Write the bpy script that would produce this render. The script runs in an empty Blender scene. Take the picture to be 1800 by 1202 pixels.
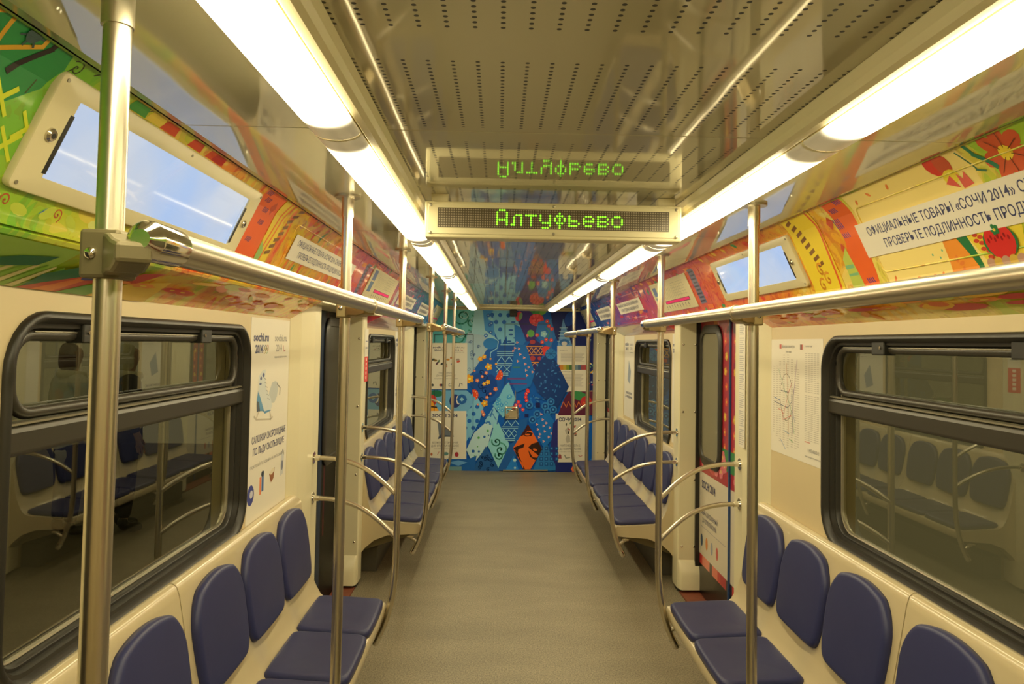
import bpy, bmesh, math, random
from mathutils import Vector, Matrix
from mathutils.geometry import tessellate_polygon

SC = bpy.context.scene
COL = SC.collection
PI = math.pi
random.seed(7)

# ------------------------------------------------------------------ camera
FPX = 1300.0
cam_d = bpy.data.cameras.new('camera')
cam = bpy.data.objects.new('camera', cam_d)
COL.objects.link(cam)
cam_d.sensor_fit = 'HORIZONTAL'
cam_d.sensor_width = 36.0
cam_d.lens = FPX / 1800.0 * 36.0
cam_d.clip_start = 0.02
cam_d.shift_y = -(601.0 - 554.5094) / 1800.0
_yaw, _pitch, _roll = 0.0170, 0.0372, 0.0182
_c, _s = math.cos(_yaw), math.sin(_yaw)
_Ry = Matrix(((_c, -_s, 0), (_s, _c, 0), (0, 0, 1)))
_c, _s = math.cos(_pitch), math.sin(_pitch)
_Rp = Matrix(((1, 0, 0), (0, _c, _s), (0, -_s, _c)))
_R = _Rp @ _Ry                       # world -> (right, forward, up)
right, fwd, up = (Vector(r) for r in _R)
_c, _s = math.cos(_roll), math.sin(_roll)
r2 = right * _c + up * _s            # photograph is rolled about one degree
u2 = up * _c - right * _s
cam.matrix_world = Matrix(((r2.x, u2.x, -fwd.x, -0.1715),
                           (r2.y, u2.y, -fwd.y, 0.0),
                           (r2.z, u2.z, -fwd.z, 1.8118),
                           (0, 0, 0, 1)))
SC.camera = cam

# ------------------------------------------------------------------ world, exposure
w = bpy.data.worlds.new('tunnel_dark')
SC.world = w
w.use_nodes = True
w.node_tree.nodes['Background'].inputs[0].default_value = (0.060, 0.050, 0.024, 1)
w.node_tree.nodes['Background'].inputs[1].default_value = 1.0
vs = SC.view_settings
vs.view_transform = 'Standard'
vs.look = 'None'
vs.exposure = 1.10
vs.gamma = 1.0
vs.use_curve_mapping = False
SC.cycles.use_denoising = True
SC.cycles.max_bounces = 10
SC.cycles.diffuse_bounces = 6
SC.cycles.glossy_bounces = 6
SC.cycles.transmission_bounces = 6
SC.cycles.sample_clamp_indirect = 6.0
LAMP_POWER = 11.0
LAMP_COLOR = (1.0, 0.86, 0.52)

# ------------------------------------------------------------------ colour + materials
def lin(c):
    return tuple((x / 255 / 12.92) if x / 255 <= 0.04045 else ((x / 255 + 0.055) / 1.055) ** 2.4 for x in c)

def mat(name):
    m = bpy.data.materials.new(name)
    m.use_nodes = True
    nt = m.node_tree
    return m, nt, nt.nodes['Principled BSDF']

def simple(name, col, rough=0.5, metal=0.0, coat=0.0, spec=0.5, noise=0.0, scale=30.0, bump=0.0, bscale=60.0, bdist=0.002):
    m, nt, b = mat(name)
    b.inputs['Base Color'].default_value = (*col, 1)
    b.inputs['Roughness'].default_value = rough
    b.inputs['Metallic'].default_value = metal
    b.inputs['Coat Weight'].default_value = coat
    b.inputs['Coat Roughness'].default_value = 0.06
    b.inputs['Specular IOR Level'].default_value = spec
    tc = nt.nodes.new('ShaderNodeTexCoord')
    if noise > 0:
        n = nt.nodes.new('ShaderNodeTexNoise')
        n.inputs['Scale'].default_value = scale
        n.inputs['Detail'].default_value = 4
        nt.links.new(tc.outputs['Object'], n.inputs['Vector'])
        mx = nt.nodes.new('ShaderNodeMix')
        mx.data_type = 'RGBA'
        mx.inputs['A'].default_value = (*[c * (1 - noise) for c in col], 1)
        mx.inputs['B'].default_value = (*[min(1, c * (1 + noise)) for c in col], 1)
        nt.links.new(n.outputs['Fac'], mx.inputs['Factor'])
        nt.links.new(mx.outputs['Result'], b.inputs['Base Color'])
    if bump > 0:
        n2 = nt.nodes.new('ShaderNodeTexNoise')
        n2.inputs['Scale'].default_value = bscale
        n2.inputs['Detail'].default_value = 3
        nt.links.new(tc.outputs['Object'], n2.inputs['Vector'])
        bp = nt.nodes.new('ShaderNodeBump')
        bp.inputs['Strength'].default_value = bump
        bp.inputs['Distance'].default_value = bdist
        nt.links.new(n2.outputs['Fac'], bp.inputs['Height'])
        nt.links.new(bp.outputs['Normal'], b.inputs['Normal'])
    return m

CREAM = (0.66, 0.56, 0.38)
M = {}
M['wall'] = simple('cream_wall_plastic', (0.64, 0.53, 0.32), 0.45, noise=0.03, scale=6, bump=0.03)
M['pillar'] = simple('cream_pillar_plastic', (0.76, 0.70, 0.48), 0.35, noise=0.02, scale=5)
M['shell'] = simple('cream_bench_fibreglass', (0.58, 0.49, 0.31), 0.22, coat=0.3, noise=0.02, scale=5)
M['frame_cream'] = simple('cream_painted_metal', (0.74, 0.67, 0.42), 0.35)
M['steel'] = simple('brushed_steel', (0.60, 0.55, 0.44), 0.30, metal=1.0, bump=0.02, bscale=200)
M['chrome'] = simple('polished_chrome', (0.75, 0.71, 0.62), 0.12, metal=1.0)
M['bracket'] = simple('cast_bracket_paint', (0.17, 0.145, 0.075), 0.45, metal=0.3)
M['bronze'] = simple('bronze_clamp', (0.42, 0.33, 0.17), 0.42, metal=0.8)
M['rubber'] = simple('black_rubber', (0.022, 0.020, 0.016), 0.42, bump=0.02)
M['black'] = simple('black_plastic', (0.012, 0.012, 0.010), 0.4)
M['dark_alu'] = simple('dark_aluminium_bar', (0.045, 0.040, 0.030), 0.38, metal=0.2)
M['alu'] = simple('dull_aluminium_trim', (0.40, 0.37, 0.28), 0.33, metal=0.7)
M['vinyl'] = simple('blue_vinyl', (0.030, 0.036, 0.125), 0.42, noise=0.06, scale=4, bump=0.06, bscale=350, bdist=0.0006)
M['paper'] = simple('white_poster_paper', (0.78, 0.74, 0.64), 0.45)
M['paper_bright'] = simple('white_coated_poster_paper', (0.93, 0.90, 0.80), 0.4)  # same poster paper, lightened to stand in for lamp light on the end wall
M['ink'] = simple('navy_ink', (0.045, 0.055, 0.17), 0.5)
M['grey_ink'] = simple('grey_ink', (0.34, 0.33, 0.33), 0.5)
M['door_dark'] = simple('near_black_door_film', (0.006, 0.006, 0.006), 0.45, spec=0.1)
M['blue_strip'] = simple('blue_door_seal', (0.02, 0.06, 0.19), 0.4)
M['blue_dark_strip'] = simple('dark_blue_door_seal', (0.008, 0.014, 0.035), 0.3)
M['red_dark_strip'] = simple('dark_red_door_film', (0.03, 0.006, 0.008), 0.3)
M['under'] = simple('dark_grey_heater_box', (0.10, 0.09, 0.065), 0.6)
M['sill_red'] = simple('worn_red_threshold', (0.22, 0.06, 0.03), 0.6, noise=0.3, scale=40)

def film_mat():
    m, nt, b = mat('printed_film')
    a = nt.nodes.new('ShaderNodeVertexColor')
    a.layer_name = 'Col'
    nt.links.new(a.outputs['Color'], b.inputs['Base Color'])
    b.inputs['Roughness'].default_value = 0.3
    b.inputs['Specular IOR Level'].default_value = 0.4
    b.inputs['Coat Weight'].default_value = 0.12
    b.inputs['Coat Roughness'].default_value = 0.08
    return m
M['film'] = film_mat()

def print_mat():
    m, nt, b = mat('printed_paper')
    a = nt.nodes.new('ShaderNodeVertexColor')
    a.layer_name = 'Col'
    nt.links.new(a.outputs['Color'], b.inputs['Base Color'])
    b.inputs['Roughness'].default_value = 0.5
    return m
M['print'] = print_mat()
def dark_print_mat():
    m = M['print'].copy(); m.name = 'dark_printed_film'
    m.node_tree.nodes['Principled BSDF'].inputs['Specular IOR Level'].default_value = 0.12
    m.node_tree.nodes['Principled BSDF'].inputs['Roughness'].default_value = 0.45
    return m
M['dark_print'] = dark_print_mat()
def mural_mat():
    m = M['film'].copy(); m.name = 'mural_film'
    b_ = m.node_tree.nodes['Principled BSDF']
    b_.inputs['Specular IOR Level'].default_value = 0.25; b_.inputs['Coat Weight'].default_value = 0.0; b_.inputs['Roughness'].default_value = 0.4
    return m
M['mural'] = mural_mat()

def math_node(nt, op, a=None, b=None, c=None, clamp=False):
    n = nt.nodes.new('ShaderNodeMath')
    n.operation = op
    n.use_clamp = clamp
    for i, v in enumerate((a, b, c)):
        if v is None:
            continue
        if isinstance(v, (int, float)):
            n.inputs[i].default_value = v
        else:
            nt.links.new(v, n.inputs[i])
    return n.outputs[0]

def floor_mat():
    m, nt, b = mat('speckled_linoleum')
    tc = nt.nodes.new('ShaderNodeTexCoord')
    n1 = nt.nodes.new('ShaderNodeTexNoise'); n1.inputs['Scale'].default_value = 120; n1.inputs['Detail'].default_value = 4
    n2 = nt.nodes.new('ShaderNodeTexNoise'); n2.inputs['Scale'].default_value = 1.6; n2.inputs['Detail'].default_value = 5
    mp = nt.nodes.new('ShaderNodeMapping'); mp.inputs['Scale'].default_value = (1.0, 2.6, 1)
    nt.links.new(tc.outputs['Object'], mp.inputs['Vector'])
    nt.links.new(tc.outputs['Object'], n1.inputs['Vector'])
    nt.links.new(mp.outputs['Vector'], n2.inputs['Vector'])
    cr = nt.nodes.new('ShaderNodeValToRGB')
    e = cr.color_ramp.elements
    e[0].position, e[0].color = 0.36, (0.160, 0.142, 0.100, 1)
    e[1].position, e[1].color = 0.66, (0.345, 0.310, 0.225, 1)
    nt.links.new(n1.outputs['Fac'], cr.inputs['Fac'])
    cr2 = nt.nodes.new('ShaderNodeValToRGB')
    e = cr2.color_ramp.elements
    e[0].position, e[0].color = 0.3, (0.86, 0.84, 0.80, 1)
    e[1].position, e[1].color = 0.7, (1.08, 1.05, 1.0, 1)
    nt.links.new(n2.outputs['Fac'], cr2.inputs['Fac'])
    mx = nt.nodes.new('ShaderNodeMix'); mx.data_type = 'RGBA'; mx.blend_type = 'MULTIPLY'
    mx.inputs['Factor'].default_value = 1
    nt.links.new(cr.outputs['Color'], mx.inputs['A']); nt.links.new(cr2.outputs['Color'], mx.inputs['B'])
    nt.links.new(mx.outputs['Result'], b.inputs['Base Color'])
    b.inputs['Roughness'].default_value = 0.5
    b.inputs['Specular IOR Level'].default_value = 0.35
    bp = nt.nodes.new('ShaderNodeBump'); bp.inputs['Strength'].default_value = 0.15; bp.inputs['Distance'].default_value = 0.002
    nt.links.new(n1.outputs['Fac'], bp.inputs['Height']); nt.links.new(bp.outputs['Normal'], b.inputs['Normal'])
    return m
M['floor'] = floor_mat()

HOLE_P = 0.5267        # length of one perforated block plus the plain strip after it
def ceiling_mat(holes=True):
    m, nt, b = mat('glossy_ceiling_panel' if holes else 'glossy_ceiling_side')
    tc = nt.nodes.new('ShaderNodeTexCoord')
    sp = nt.nodes.new('ShaderNodeSeparateXYZ')
    nt.links.new(tc.outputs['Object'], sp.inputs[0])
    X, Y = sp.outputs[0], sp.outputs[1]
    base = (0.50, 0.46, 0.31)
    b.inputs['Roughness'].default_value = 0.045
    b.inputs['IOR'].default_value = 1.85
    b.inputs['Base Color'].default_value = (*base, 1)
    if holes:
        fx = math_node(nt, 'SUBTRACT', math_node(nt, 'FRACT', math_node(nt, 'ADD', math_node(nt, 'MULTIPLY', X, 1 / 0.0435), 100.5)), 0.5)
        fy = math_node(nt, 'SUBTRACT', math_node(nt, 'FRACT', math_node(nt, 'ADD', math_node(nt, 'MULTIPLY', Y, 1 / 0.0178), 100.0)), 0.5)
        dx = math_node(nt, 'MULTIPLY', fx, 0.0435)
        dy = math_node(nt, 'MULTIPLY', fy, 0.0178)
        d2 = math_node(nt, 'ADD', math_node(nt, 'MULTIPLY', dx, dx), math_node(nt, 'MULTIPLY', dy, dy))
        dot = math_node(nt, 'LESS_THAN', d2, 0.0039 ** 2)
        blk = math_node(nt, 'FRACT', math_node(nt, 'ADD', math_node(nt, 'MULTIPLY', math_node(nt, 'SUBTRACT', Y, 1.787), 1 / HOLE_P), 20.0))
        inb = math_node(nt, 'LESS_THAN', blk, 0.405 / HOLE_P)
        inx = math_node(nt, 'LESS_THAN', math_node(nt, 'ABSOLUTE', X), 0.45)
        msk = math_node(nt, 'MULTIPLY', math_node(nt, 'MULTIPLY', dot, inb), inx)
        mx = nt.nodes.new('ShaderNodeMix'); mx.data_type = 'RGBA'
        mx.inputs['A'].default_value = (*base, 1)
        mx.inputs['B'].default_value = (0.015, 0.013, 0.008, 1)
        nt.links.new(msk, mx.inputs['Factor'])
        nt.links.new(mx.outputs['Result'], b.inputs['Base Color'])
        nt.links.new(math_node(nt, 'MULTIPLY_ADD', msk, 0.8, 0.045), b.inputs['Roughness'])
    n = nt.nodes.new('ShaderNodeTexNoise'); n.inputs['Scale'].default_value = 1.7; n.inputs['Detail'].default_value = 1.5
    mp = nt.nodes.new('ShaderNodeMapping'); mp.inputs['Scale'].default_value = (1.6, 0.9, 1)
    nt.links.new(tc.outputs['Object'], mp.inputs['Vector']); nt.links.new(mp.outputs['Vector'], n.inputs['Vector'])
    bp = nt.nodes.new('ShaderNodeBump'); bp.inputs['Strength'].default_value = 1.0; bp.inputs['Distance'].default_value = 0.0022
    nt.links.new(n.outputs['Fac'], bp.inputs['Height']); nt.links.new(bp.outputs['Normal'], b.inputs['Normal'])
    return m
M['ceiling'] = ceiling_mat(True)
M['ceiling_side'] = ceiling_mat(False)

def lamp_mat():
    m, nt, b = mat('lit_diffuser')
    tc = nt.nodes.new('ShaderNodeTexCoord')
    sp = nt.nodes.new('ShaderNodeSeparateXYZ')
    nt.links.new(tc.outputs['Object'], sp.inputs[0])
    # the tube inside stops short of the diffuser's two ends (local y 0..LAMP_LEN)
    a = math_node(nt, 'MINIMUM', sp.outputs[1], math_node(nt, 'SUBTRACT', LAMP_LEN, sp.outputs[1]))
    mr = nt.nodes.new('ShaderNodeMapRange'); mr.interpolation_type = 'SMOOTHSTEP'
    mr.inputs['From Min'].default_value = 0.055; mr.inputs['From Max'].default_value = 0.15
    mr.inputs['To Min'].default_value = 0.0; mr.inputs['To Max'].default_value = 1.0
    nt.links.new(a, mr.inputs['Value'])
    p = math_node(nt, 'ADD', math_node(nt, 'POWER', mr.outputs[0], 3.5), 0.006)
    nt.links.new(math_node(nt, 'MULTIPLY', p, LAMP_POWER), b.inputs['Emission Strength'])
    b.inputs['Emission Color'].default_value = (*LAMP_COLOR, 1)
    b.inputs['Base Color'].default_value = (0.55, 0.48, 0.36, 1)
    b.inputs['Roughness'].default_value = 0.3
    return m
LAMP_LEN = 1.66
M['lamp'] = lamp_mat()

def glass_mat(name, tint, ior=1.9):
    m, nt, b = mat(name)
    out = nt.nodes['Material Output']
    tr = nt.nodes.new('ShaderNodeBsdfTransparent'); tr.inputs[0].default_value = (*tint, 1)
    gl = nt.nodes.new('ShaderNodeBsdfGlossy'); gl.inputs['Roughness'].default_value = 0.015
    gl.inputs[0].default_value = (0.9, 0.92, 0.85, 1)
    fr = nt.nodes.new('ShaderNodeFresnel'); fr.inputs[0].default_value = ior
    mx = nt.nodes.new('ShaderNodeMixShader')
    ge = nt.nodes.new('ShaderNodeNewGeometry')
    fac = math_node(nt, 'MULTIPLY', fr.outputs[0], math_node(nt, 'SUBTRACT', 1.0, ge.outputs['Backfacing']))
    nt.links.new(fac, mx.inputs[0]); nt.links.new(tr.outputs[0], mx.inputs[1]); nt.links.new(gl.outputs[0], mx.inputs[2])
    nt.links.new(mx.outputs[0], out.inputs['Surface'])
    return m
M['glass'] = glass_mat('window_glass', (0.80, 0.80, 0.70), 2.4)
M['door_glass'] = simple('frosted_dark_door_glass', (0.16, 0.15, 0.10), 0.12, spec=0.8)

def screen_mat():
    m, nt, b = mat('lit_blue_screen')
    tc = nt.nodes.new('ShaderNodeTexCoord')
    n = nt.nodes.new('ShaderNodeTexNoise'); n.inputs['Scale'].default_value = 2.2; n.inputs['Detail'].default_value = 3
    nt.links.new(tc.outputs['Object'], n.inputs['Vector'])
    cr = nt.nodes.new('ShaderNodeValToRGB')
    cr.color_ramp.elements[0].position = 0.35; cr.color_ramp.elements[0].color = (0.17, 0.25, 0.40, 1)
    cr.color_ramp.elements[1].position = 0.7; cr.color_ramp.elements[1].color = (0.27, 0.29, 0.32, 1)
    nt.links.new(n.outputs['Fac'], cr.inputs['Fac'])
    nt.links.new(cr.outputs['Color'], b.inputs['Emission Color'])
    b.inputs['Emission Strength'].default_value = 1.0
    b.inputs['Base Color'].default_value = (0.02, 0.02, 0.025, 1)
    b.inputs['Roughness'].default_value = 0.06
    return m
M['screen'] = screen_mat()

def led_screen_mat():
    m, nt, b = mat('led_matrix')
    tc = nt.nodes.new('ShaderNodeTexCoord')
    sp = nt.nodes.new('ShaderNodeSeparateXYZ')
    nt.links.new(tc.outputs['Object'], sp.inputs[0])
    fx = math_node(nt, 'SUBTRACT', math_node(nt, 'FRACT', math_node(nt, 'ADD', math_node(nt, 'MULTIPLY', sp.outputs[0], 1 / LED_P), 100.0)), 0.5)
    fz = math_node(nt, 'SUBTRACT', math_node(nt, 'FRACT', math_node(nt, 'ADD', math_node(nt, 'MULTIPLY', sp.outputs[2], 1 / LED_P), 100.0)), 0.5)
    d2 = math_node(nt, 'ADD', math_node(nt, 'MULTIPLY', fx, fx), math_node(nt, 'MULTIPLY', fz, fz))
    dot = math_node(nt, 'LESS_THAN', d2, 0.10)
    mx = nt.nodes.new('ShaderNodeMix'); mx.data_type = 'RGBA'
    mx.inputs['A'].default_value = (0.085, 0.065, 0.033, 1)
    mx.inputs['B'].default_value = (0.33, 0.28, 0.20, 1)
    nt.links.new(dot, mx.inputs['Factor'])
    nt.links.new(mx.outputs['Result'], b.inputs['Base Color'])
    b.inputs['Roughness'].default_value = 0.3
    return m
LED_P = 0.00785
M['led_screen'] = led_screen_mat()
def emis(name, col, st):
    m, nt, b = mat(name)
    b.inputs['Base Color'].default_value = (*col, 1)
    b.inputs['Emission Color'].default_value = (*col, 1)
    b.inputs['Emission Strength'].default_value = st
    return m
M['led_green'] = emis('lit_green_led', (0.20, 0.92, 0.02), 1.1)

def wrap_mat(name, stops, seed):
    """Printed film of the sloping advertising panels: painted swirls whose palette runs along the car."""
    m, nt, b = mat(name)
    tc = nt.nodes.new('ShaderNodeTexCoord')
    sp = nt.nodes.new('ShaderNodeSeparateXYZ')
    nt.links.new(tc.outputs['Object'], sp.inputs[0])
    n1 = nt.nodes.new('ShaderNodeTexNoise'); n1.inputs['Scale'].default_value = 3.2; n1.inputs['Detail'].default_value = 2
    n1.inputs['Distortion'].default_value = 1.5
    mp = nt.nodes.new('ShaderNodeMapping'); mp.inputs['Location'].default_value = (seed, seed * 2.3, seed * 0.7)
    nt.links.new(tc.outputs['Object'], mp.inputs['Vector']); nt.links.new(mp.outputs['Vector'], n1.inputs['Vector'])
    st = math_node(nt, 'SNAP', n1.outputs['Fac'], 0.06)
    yy = math_node(nt, 'ADD', sp.outputs[1], math_node(nt, 'MULTIPLY', math_node(nt, 'SUBTRACT', st, 0.5), 3.4))
    f = math_node(nt, 'DIVIDE', math_node(nt, 'ADD', yy, 0.5), 12.0)
    cr = nt.nodes.new('ShaderNodeValToRGB')
    el = cr.color_ramp.elements
    while len(el) > 1:
        el.remove(el[-1])
    for i, (y, c) in enumerate(stops):
        e = el[0] if i == 0 else el.new((y + 0.5) / 12.0)
        e.position = (y + 0.5) / 12.0
        e.color = (*lin(c), 1)
    nt.links.new(f, cr.inputs['Fac'])
    v = nt.nodes.new('ShaderNodeTexNoise'); v.inputs['Scale'].default_value = 9.0; v.inputs['Detail'].default_value = 3; v.inputs['Distortion'].default_value = 3.0
    nt.links.new(mp.outputs['Vector'], v.inputs['Vector'])
    k = math_node(nt, 'GREATER_THAN', v.outputs['Fac'], 0.57)
    hs = nt.nodes.new('ShaderNodeHueSaturation')
    hs.inputs['Hue'].default_value = 0.478; hs.inputs['Saturation'].default_value = 1.0; hs.inputs['Value'].default_value = 0.80
    nt.links.new(cr.outputs['Color'], hs.inputs['Color'])
    mx = nt.nodes.new('ShaderNodeMix'); mx.data_type = 'RGBA'
    nt.links.new(math_node(nt, 'MULTIPLY', k, 0.75), mx.inputs['Factor'])
    nt.links.new(cr.outputs['Color'], mx.inputs['A']); nt.links.new(hs.outputs['Color'], mx.inputs['B'])
    nt.links.new(mx.outputs['Result'], b.inputs['Base Color'])
    b.inputs['Roughness'].default_value = 0.2
    b.inputs['Coat Weight'].default_value = 0.5
    b.inputs['Coat Roughness'].default_value = 0.05
    return m
STOPS_L = [(-0.5, (70, 160, 60)), (1.1, (120, 185, 50)), (1.7, (190, 200, 50)), (2.1, (235, 205, 90)), (2.6, (240, 110, 40)), (2.95, (235, 205, 40)),
           (3.4, (240, 165, 45)), (4.1, (235, 85, 40)), (4.9, (225, 95, 70)), (5.7, (205, 70, 110)), (6.6, (190, 130, 180)), (7.5, (110, 110, 185)), (8.6, (60, 110, 190)), (11, (40, 80, 160))]
STOPS_R = [(-0.5, (90, 170, 60)), (1.3, (150, 200, 50)), (1.8, (215, 205, 70)), (2.3, (245, 220, 120)), (2.7, (240, 190, 45)), (3.3, (240, 140, 40)),
           (4.1, (235, 100, 40)), (5.2, (225, 110, 70)), (5.9, (215, 70, 100)), (6.6, (190, 60, 110)), (7.5, (140, 70, 160)), (8.4, (50, 90, 180)), (11, (30, 60, 140))]
M['wrap_left'] = wrap_mat('printed_wrap_west', STOPS_L, 3.1)
M['wrap_right'] = wrap_mat('printed_wrap_east', STOPS_R, 7.7)

# ------------------------------------------------------------------ mesh building
def wloc(o):
    v = Vector((0, 0, 0))
    while o is not None:
        v += o.location
        o = o.parent
    return v

class MB:
    def __init__(self):
        self.v, self.f, self.m, self.c = [], [], [], []
    def face(self, pts, mi=0, col=None):
        i = len(self.v)
        self.v += [Vector(p) for p in pts]
        self.f.append(tuple(range(i, i + len(pts))))
        self.m.append(mi); self.c.append(col)
    def grid(self, rows, closed=False, mi=0, caps=False):
        """rows: list of equally long point loops."""
        base = len(self.v); n = len(rows[0])
        for r in rows:
            self.v += [Vector(p) for p in r]
        for i in range(len(rows) - 1):
            for j in range(n if closed else n - 1):
                k = (j + 1) % n
                self.f.append((base + i * n + j, base + i * n + k, base + (i + 1) * n + k, base + (i + 1) * n + j))
                self.m.append(mi); self.c.append(None)
        if caps:
            self.f.append(tuple(base + j for j in reversed(range(n)))); self.m.append(mi); self.c.append(None)
            e = base + (len(rows) - 1) * n
            self.f.append(tuple(e + j for j in range(n))); self.m.append(mi); self.c.append(None)
    def box(self, lo, hi, mi=0):
        x0, y0, z0 = lo; x1, y1, z1 = hi
        self.grid([[(x0, y0, z0), (x1, y0, z0), (x1, y1, z0), (x0, y1, z0)],
                   [(x0, y0, z1), (x1, y0, z1), (x1, y1, z1), (x0, y1, z1)]], True, mi, True)
    def prism(self, prof, y0, y1, s=1, mi=0):
        """closed profile of (X, z) pulled along y; s mirrors X."""
        self.grid([[(s * x, y0, z) for x, z in prof], [(s * x, y1, z) for x, z in prof]], True, mi, True)
    def vprism(self, prof, z0, z1, s=1, mi=0):
        self.grid([[(s * x, y, z0) for x, y in prof], [(s * x, y, z1) for x, y in prof]], True, mi, True)
    def tube(self, path, r, n=14, caps=True, mi=0):
        P = [Vector(p) for p in path]
        rr = r if isinstance(r, (list, tuple)) else [r] * len(P)
        t0 = (P[1] - P[0]).normalized()
        ref = Vector((0, 0, 1)) if abs(t0.z) < 0.9 else Vector((1, 0, 0))
        a = t0.cross(ref).normalized()
        rows = []
        for i, p in enumerate(P):
            t = (P[min(i + 1, len(P) - 1)] - P[max(i - 1, 0)]).normalized()
            a = (a - t * a.dot(t)).normalized()
            b = t.cross(a)
            rows.append([p + (a * math.cos(2 * PI * k / n) + b * math.sin(2 * PI * k / n)) * rr[i] for k in range(n)])
        self.grid(rows, True, mi, caps)
    def disc(self, c, axis, r, h, n=20, dome=0.0, mi=0):
        c, axis = Vector(c), Vector(axis).normalized()
        if dome:
            pts = [(c + axis * t, rad) for t, rad in ((0, r), (h * 0.5, r), (h * 0.85, r * 0.75), (h, r * 0.3))]
            self.tube([p for p, _ in pts], [q for _, q in pts], n, True, mi)
        else:
            self.tube([c, c + axis * h], r, n, True, mi)
    def build(self, name, mats, parent=None, smooth=False, angle=40, bevel=0.0, segs=2, recalc=True, loc=None, kind=None):
        off = wloc(parent) if parent is not None else Vector((0, 0, 0))
        if loc is not None:
            off = off + Vector(loc)
        me = bpy.data.meshes.new(name)
        me.from_pydata([tuple(p - off) for p in self.v], [], self.f)
        if not isinstance(mats, (list, tuple)):
            mats = [mats]
        for mm in mats:
            me.materials.append(mm)
        for p, i in zip(me.polygons, self.m):
            p.material_index = i
        if any(c is not None for c in self.c):
            ca = me.color_attributes.new('Col', 'FLOAT_COLOR', 'CORNER')
            for p, c in zip(me.polygons, self.c):
                for li in p.loop_indices:
                    ca.data[li].color = (*(c or (1, 1, 1)), 1)
        else:
            bm = bmesh.new(); bm.from_mesh(me)
            bmesh.ops.remove_doubles(bm, verts=bm.verts, dist=1e-6)
            if recalc:
                bmesh.ops.recalc_face_normals(bm, faces=bm.faces)
            bm.to_mesh(me); bm.free()
        if smooth:
            for p in me.polygons:
                p.use_smooth = True
            if angle < 180:
                try:
                    me.set_sharp_from_angle(angle=math.radians(angle))
                except Exception:
                    pass
        o = bpy.data.objects.new(name, me)
        COL.objects.link(o)
        if parent is not None:
            o.parent = parent
        if loc is not None:
            o.location = Vector(loc)
        if bevel > 0:
            md = o.modifiers.new('bevel', 'BEVEL'); md.width = bevel; md.segments = segs; md.limit_method = 'ANGLE'; md.angle_limit = math.radians(35)
        if kind:
            o['kind'] = kind
        return o

def thing(name, label, cat, loc=(0, 0, 0), group=None):
    o = bpy.data.objects.new(name, None); COL.objects.link(o)
    o.empty_display_size = 0.05
    o.location = loc; o['label'] = label; o['category'] = cat
    if group:
        o['group'] = group
    return o
def tag(o, label, cat, group=None):
    o['label'] = label; o['category'] = cat
    if group:
        o['group'] = group
    return o

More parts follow.
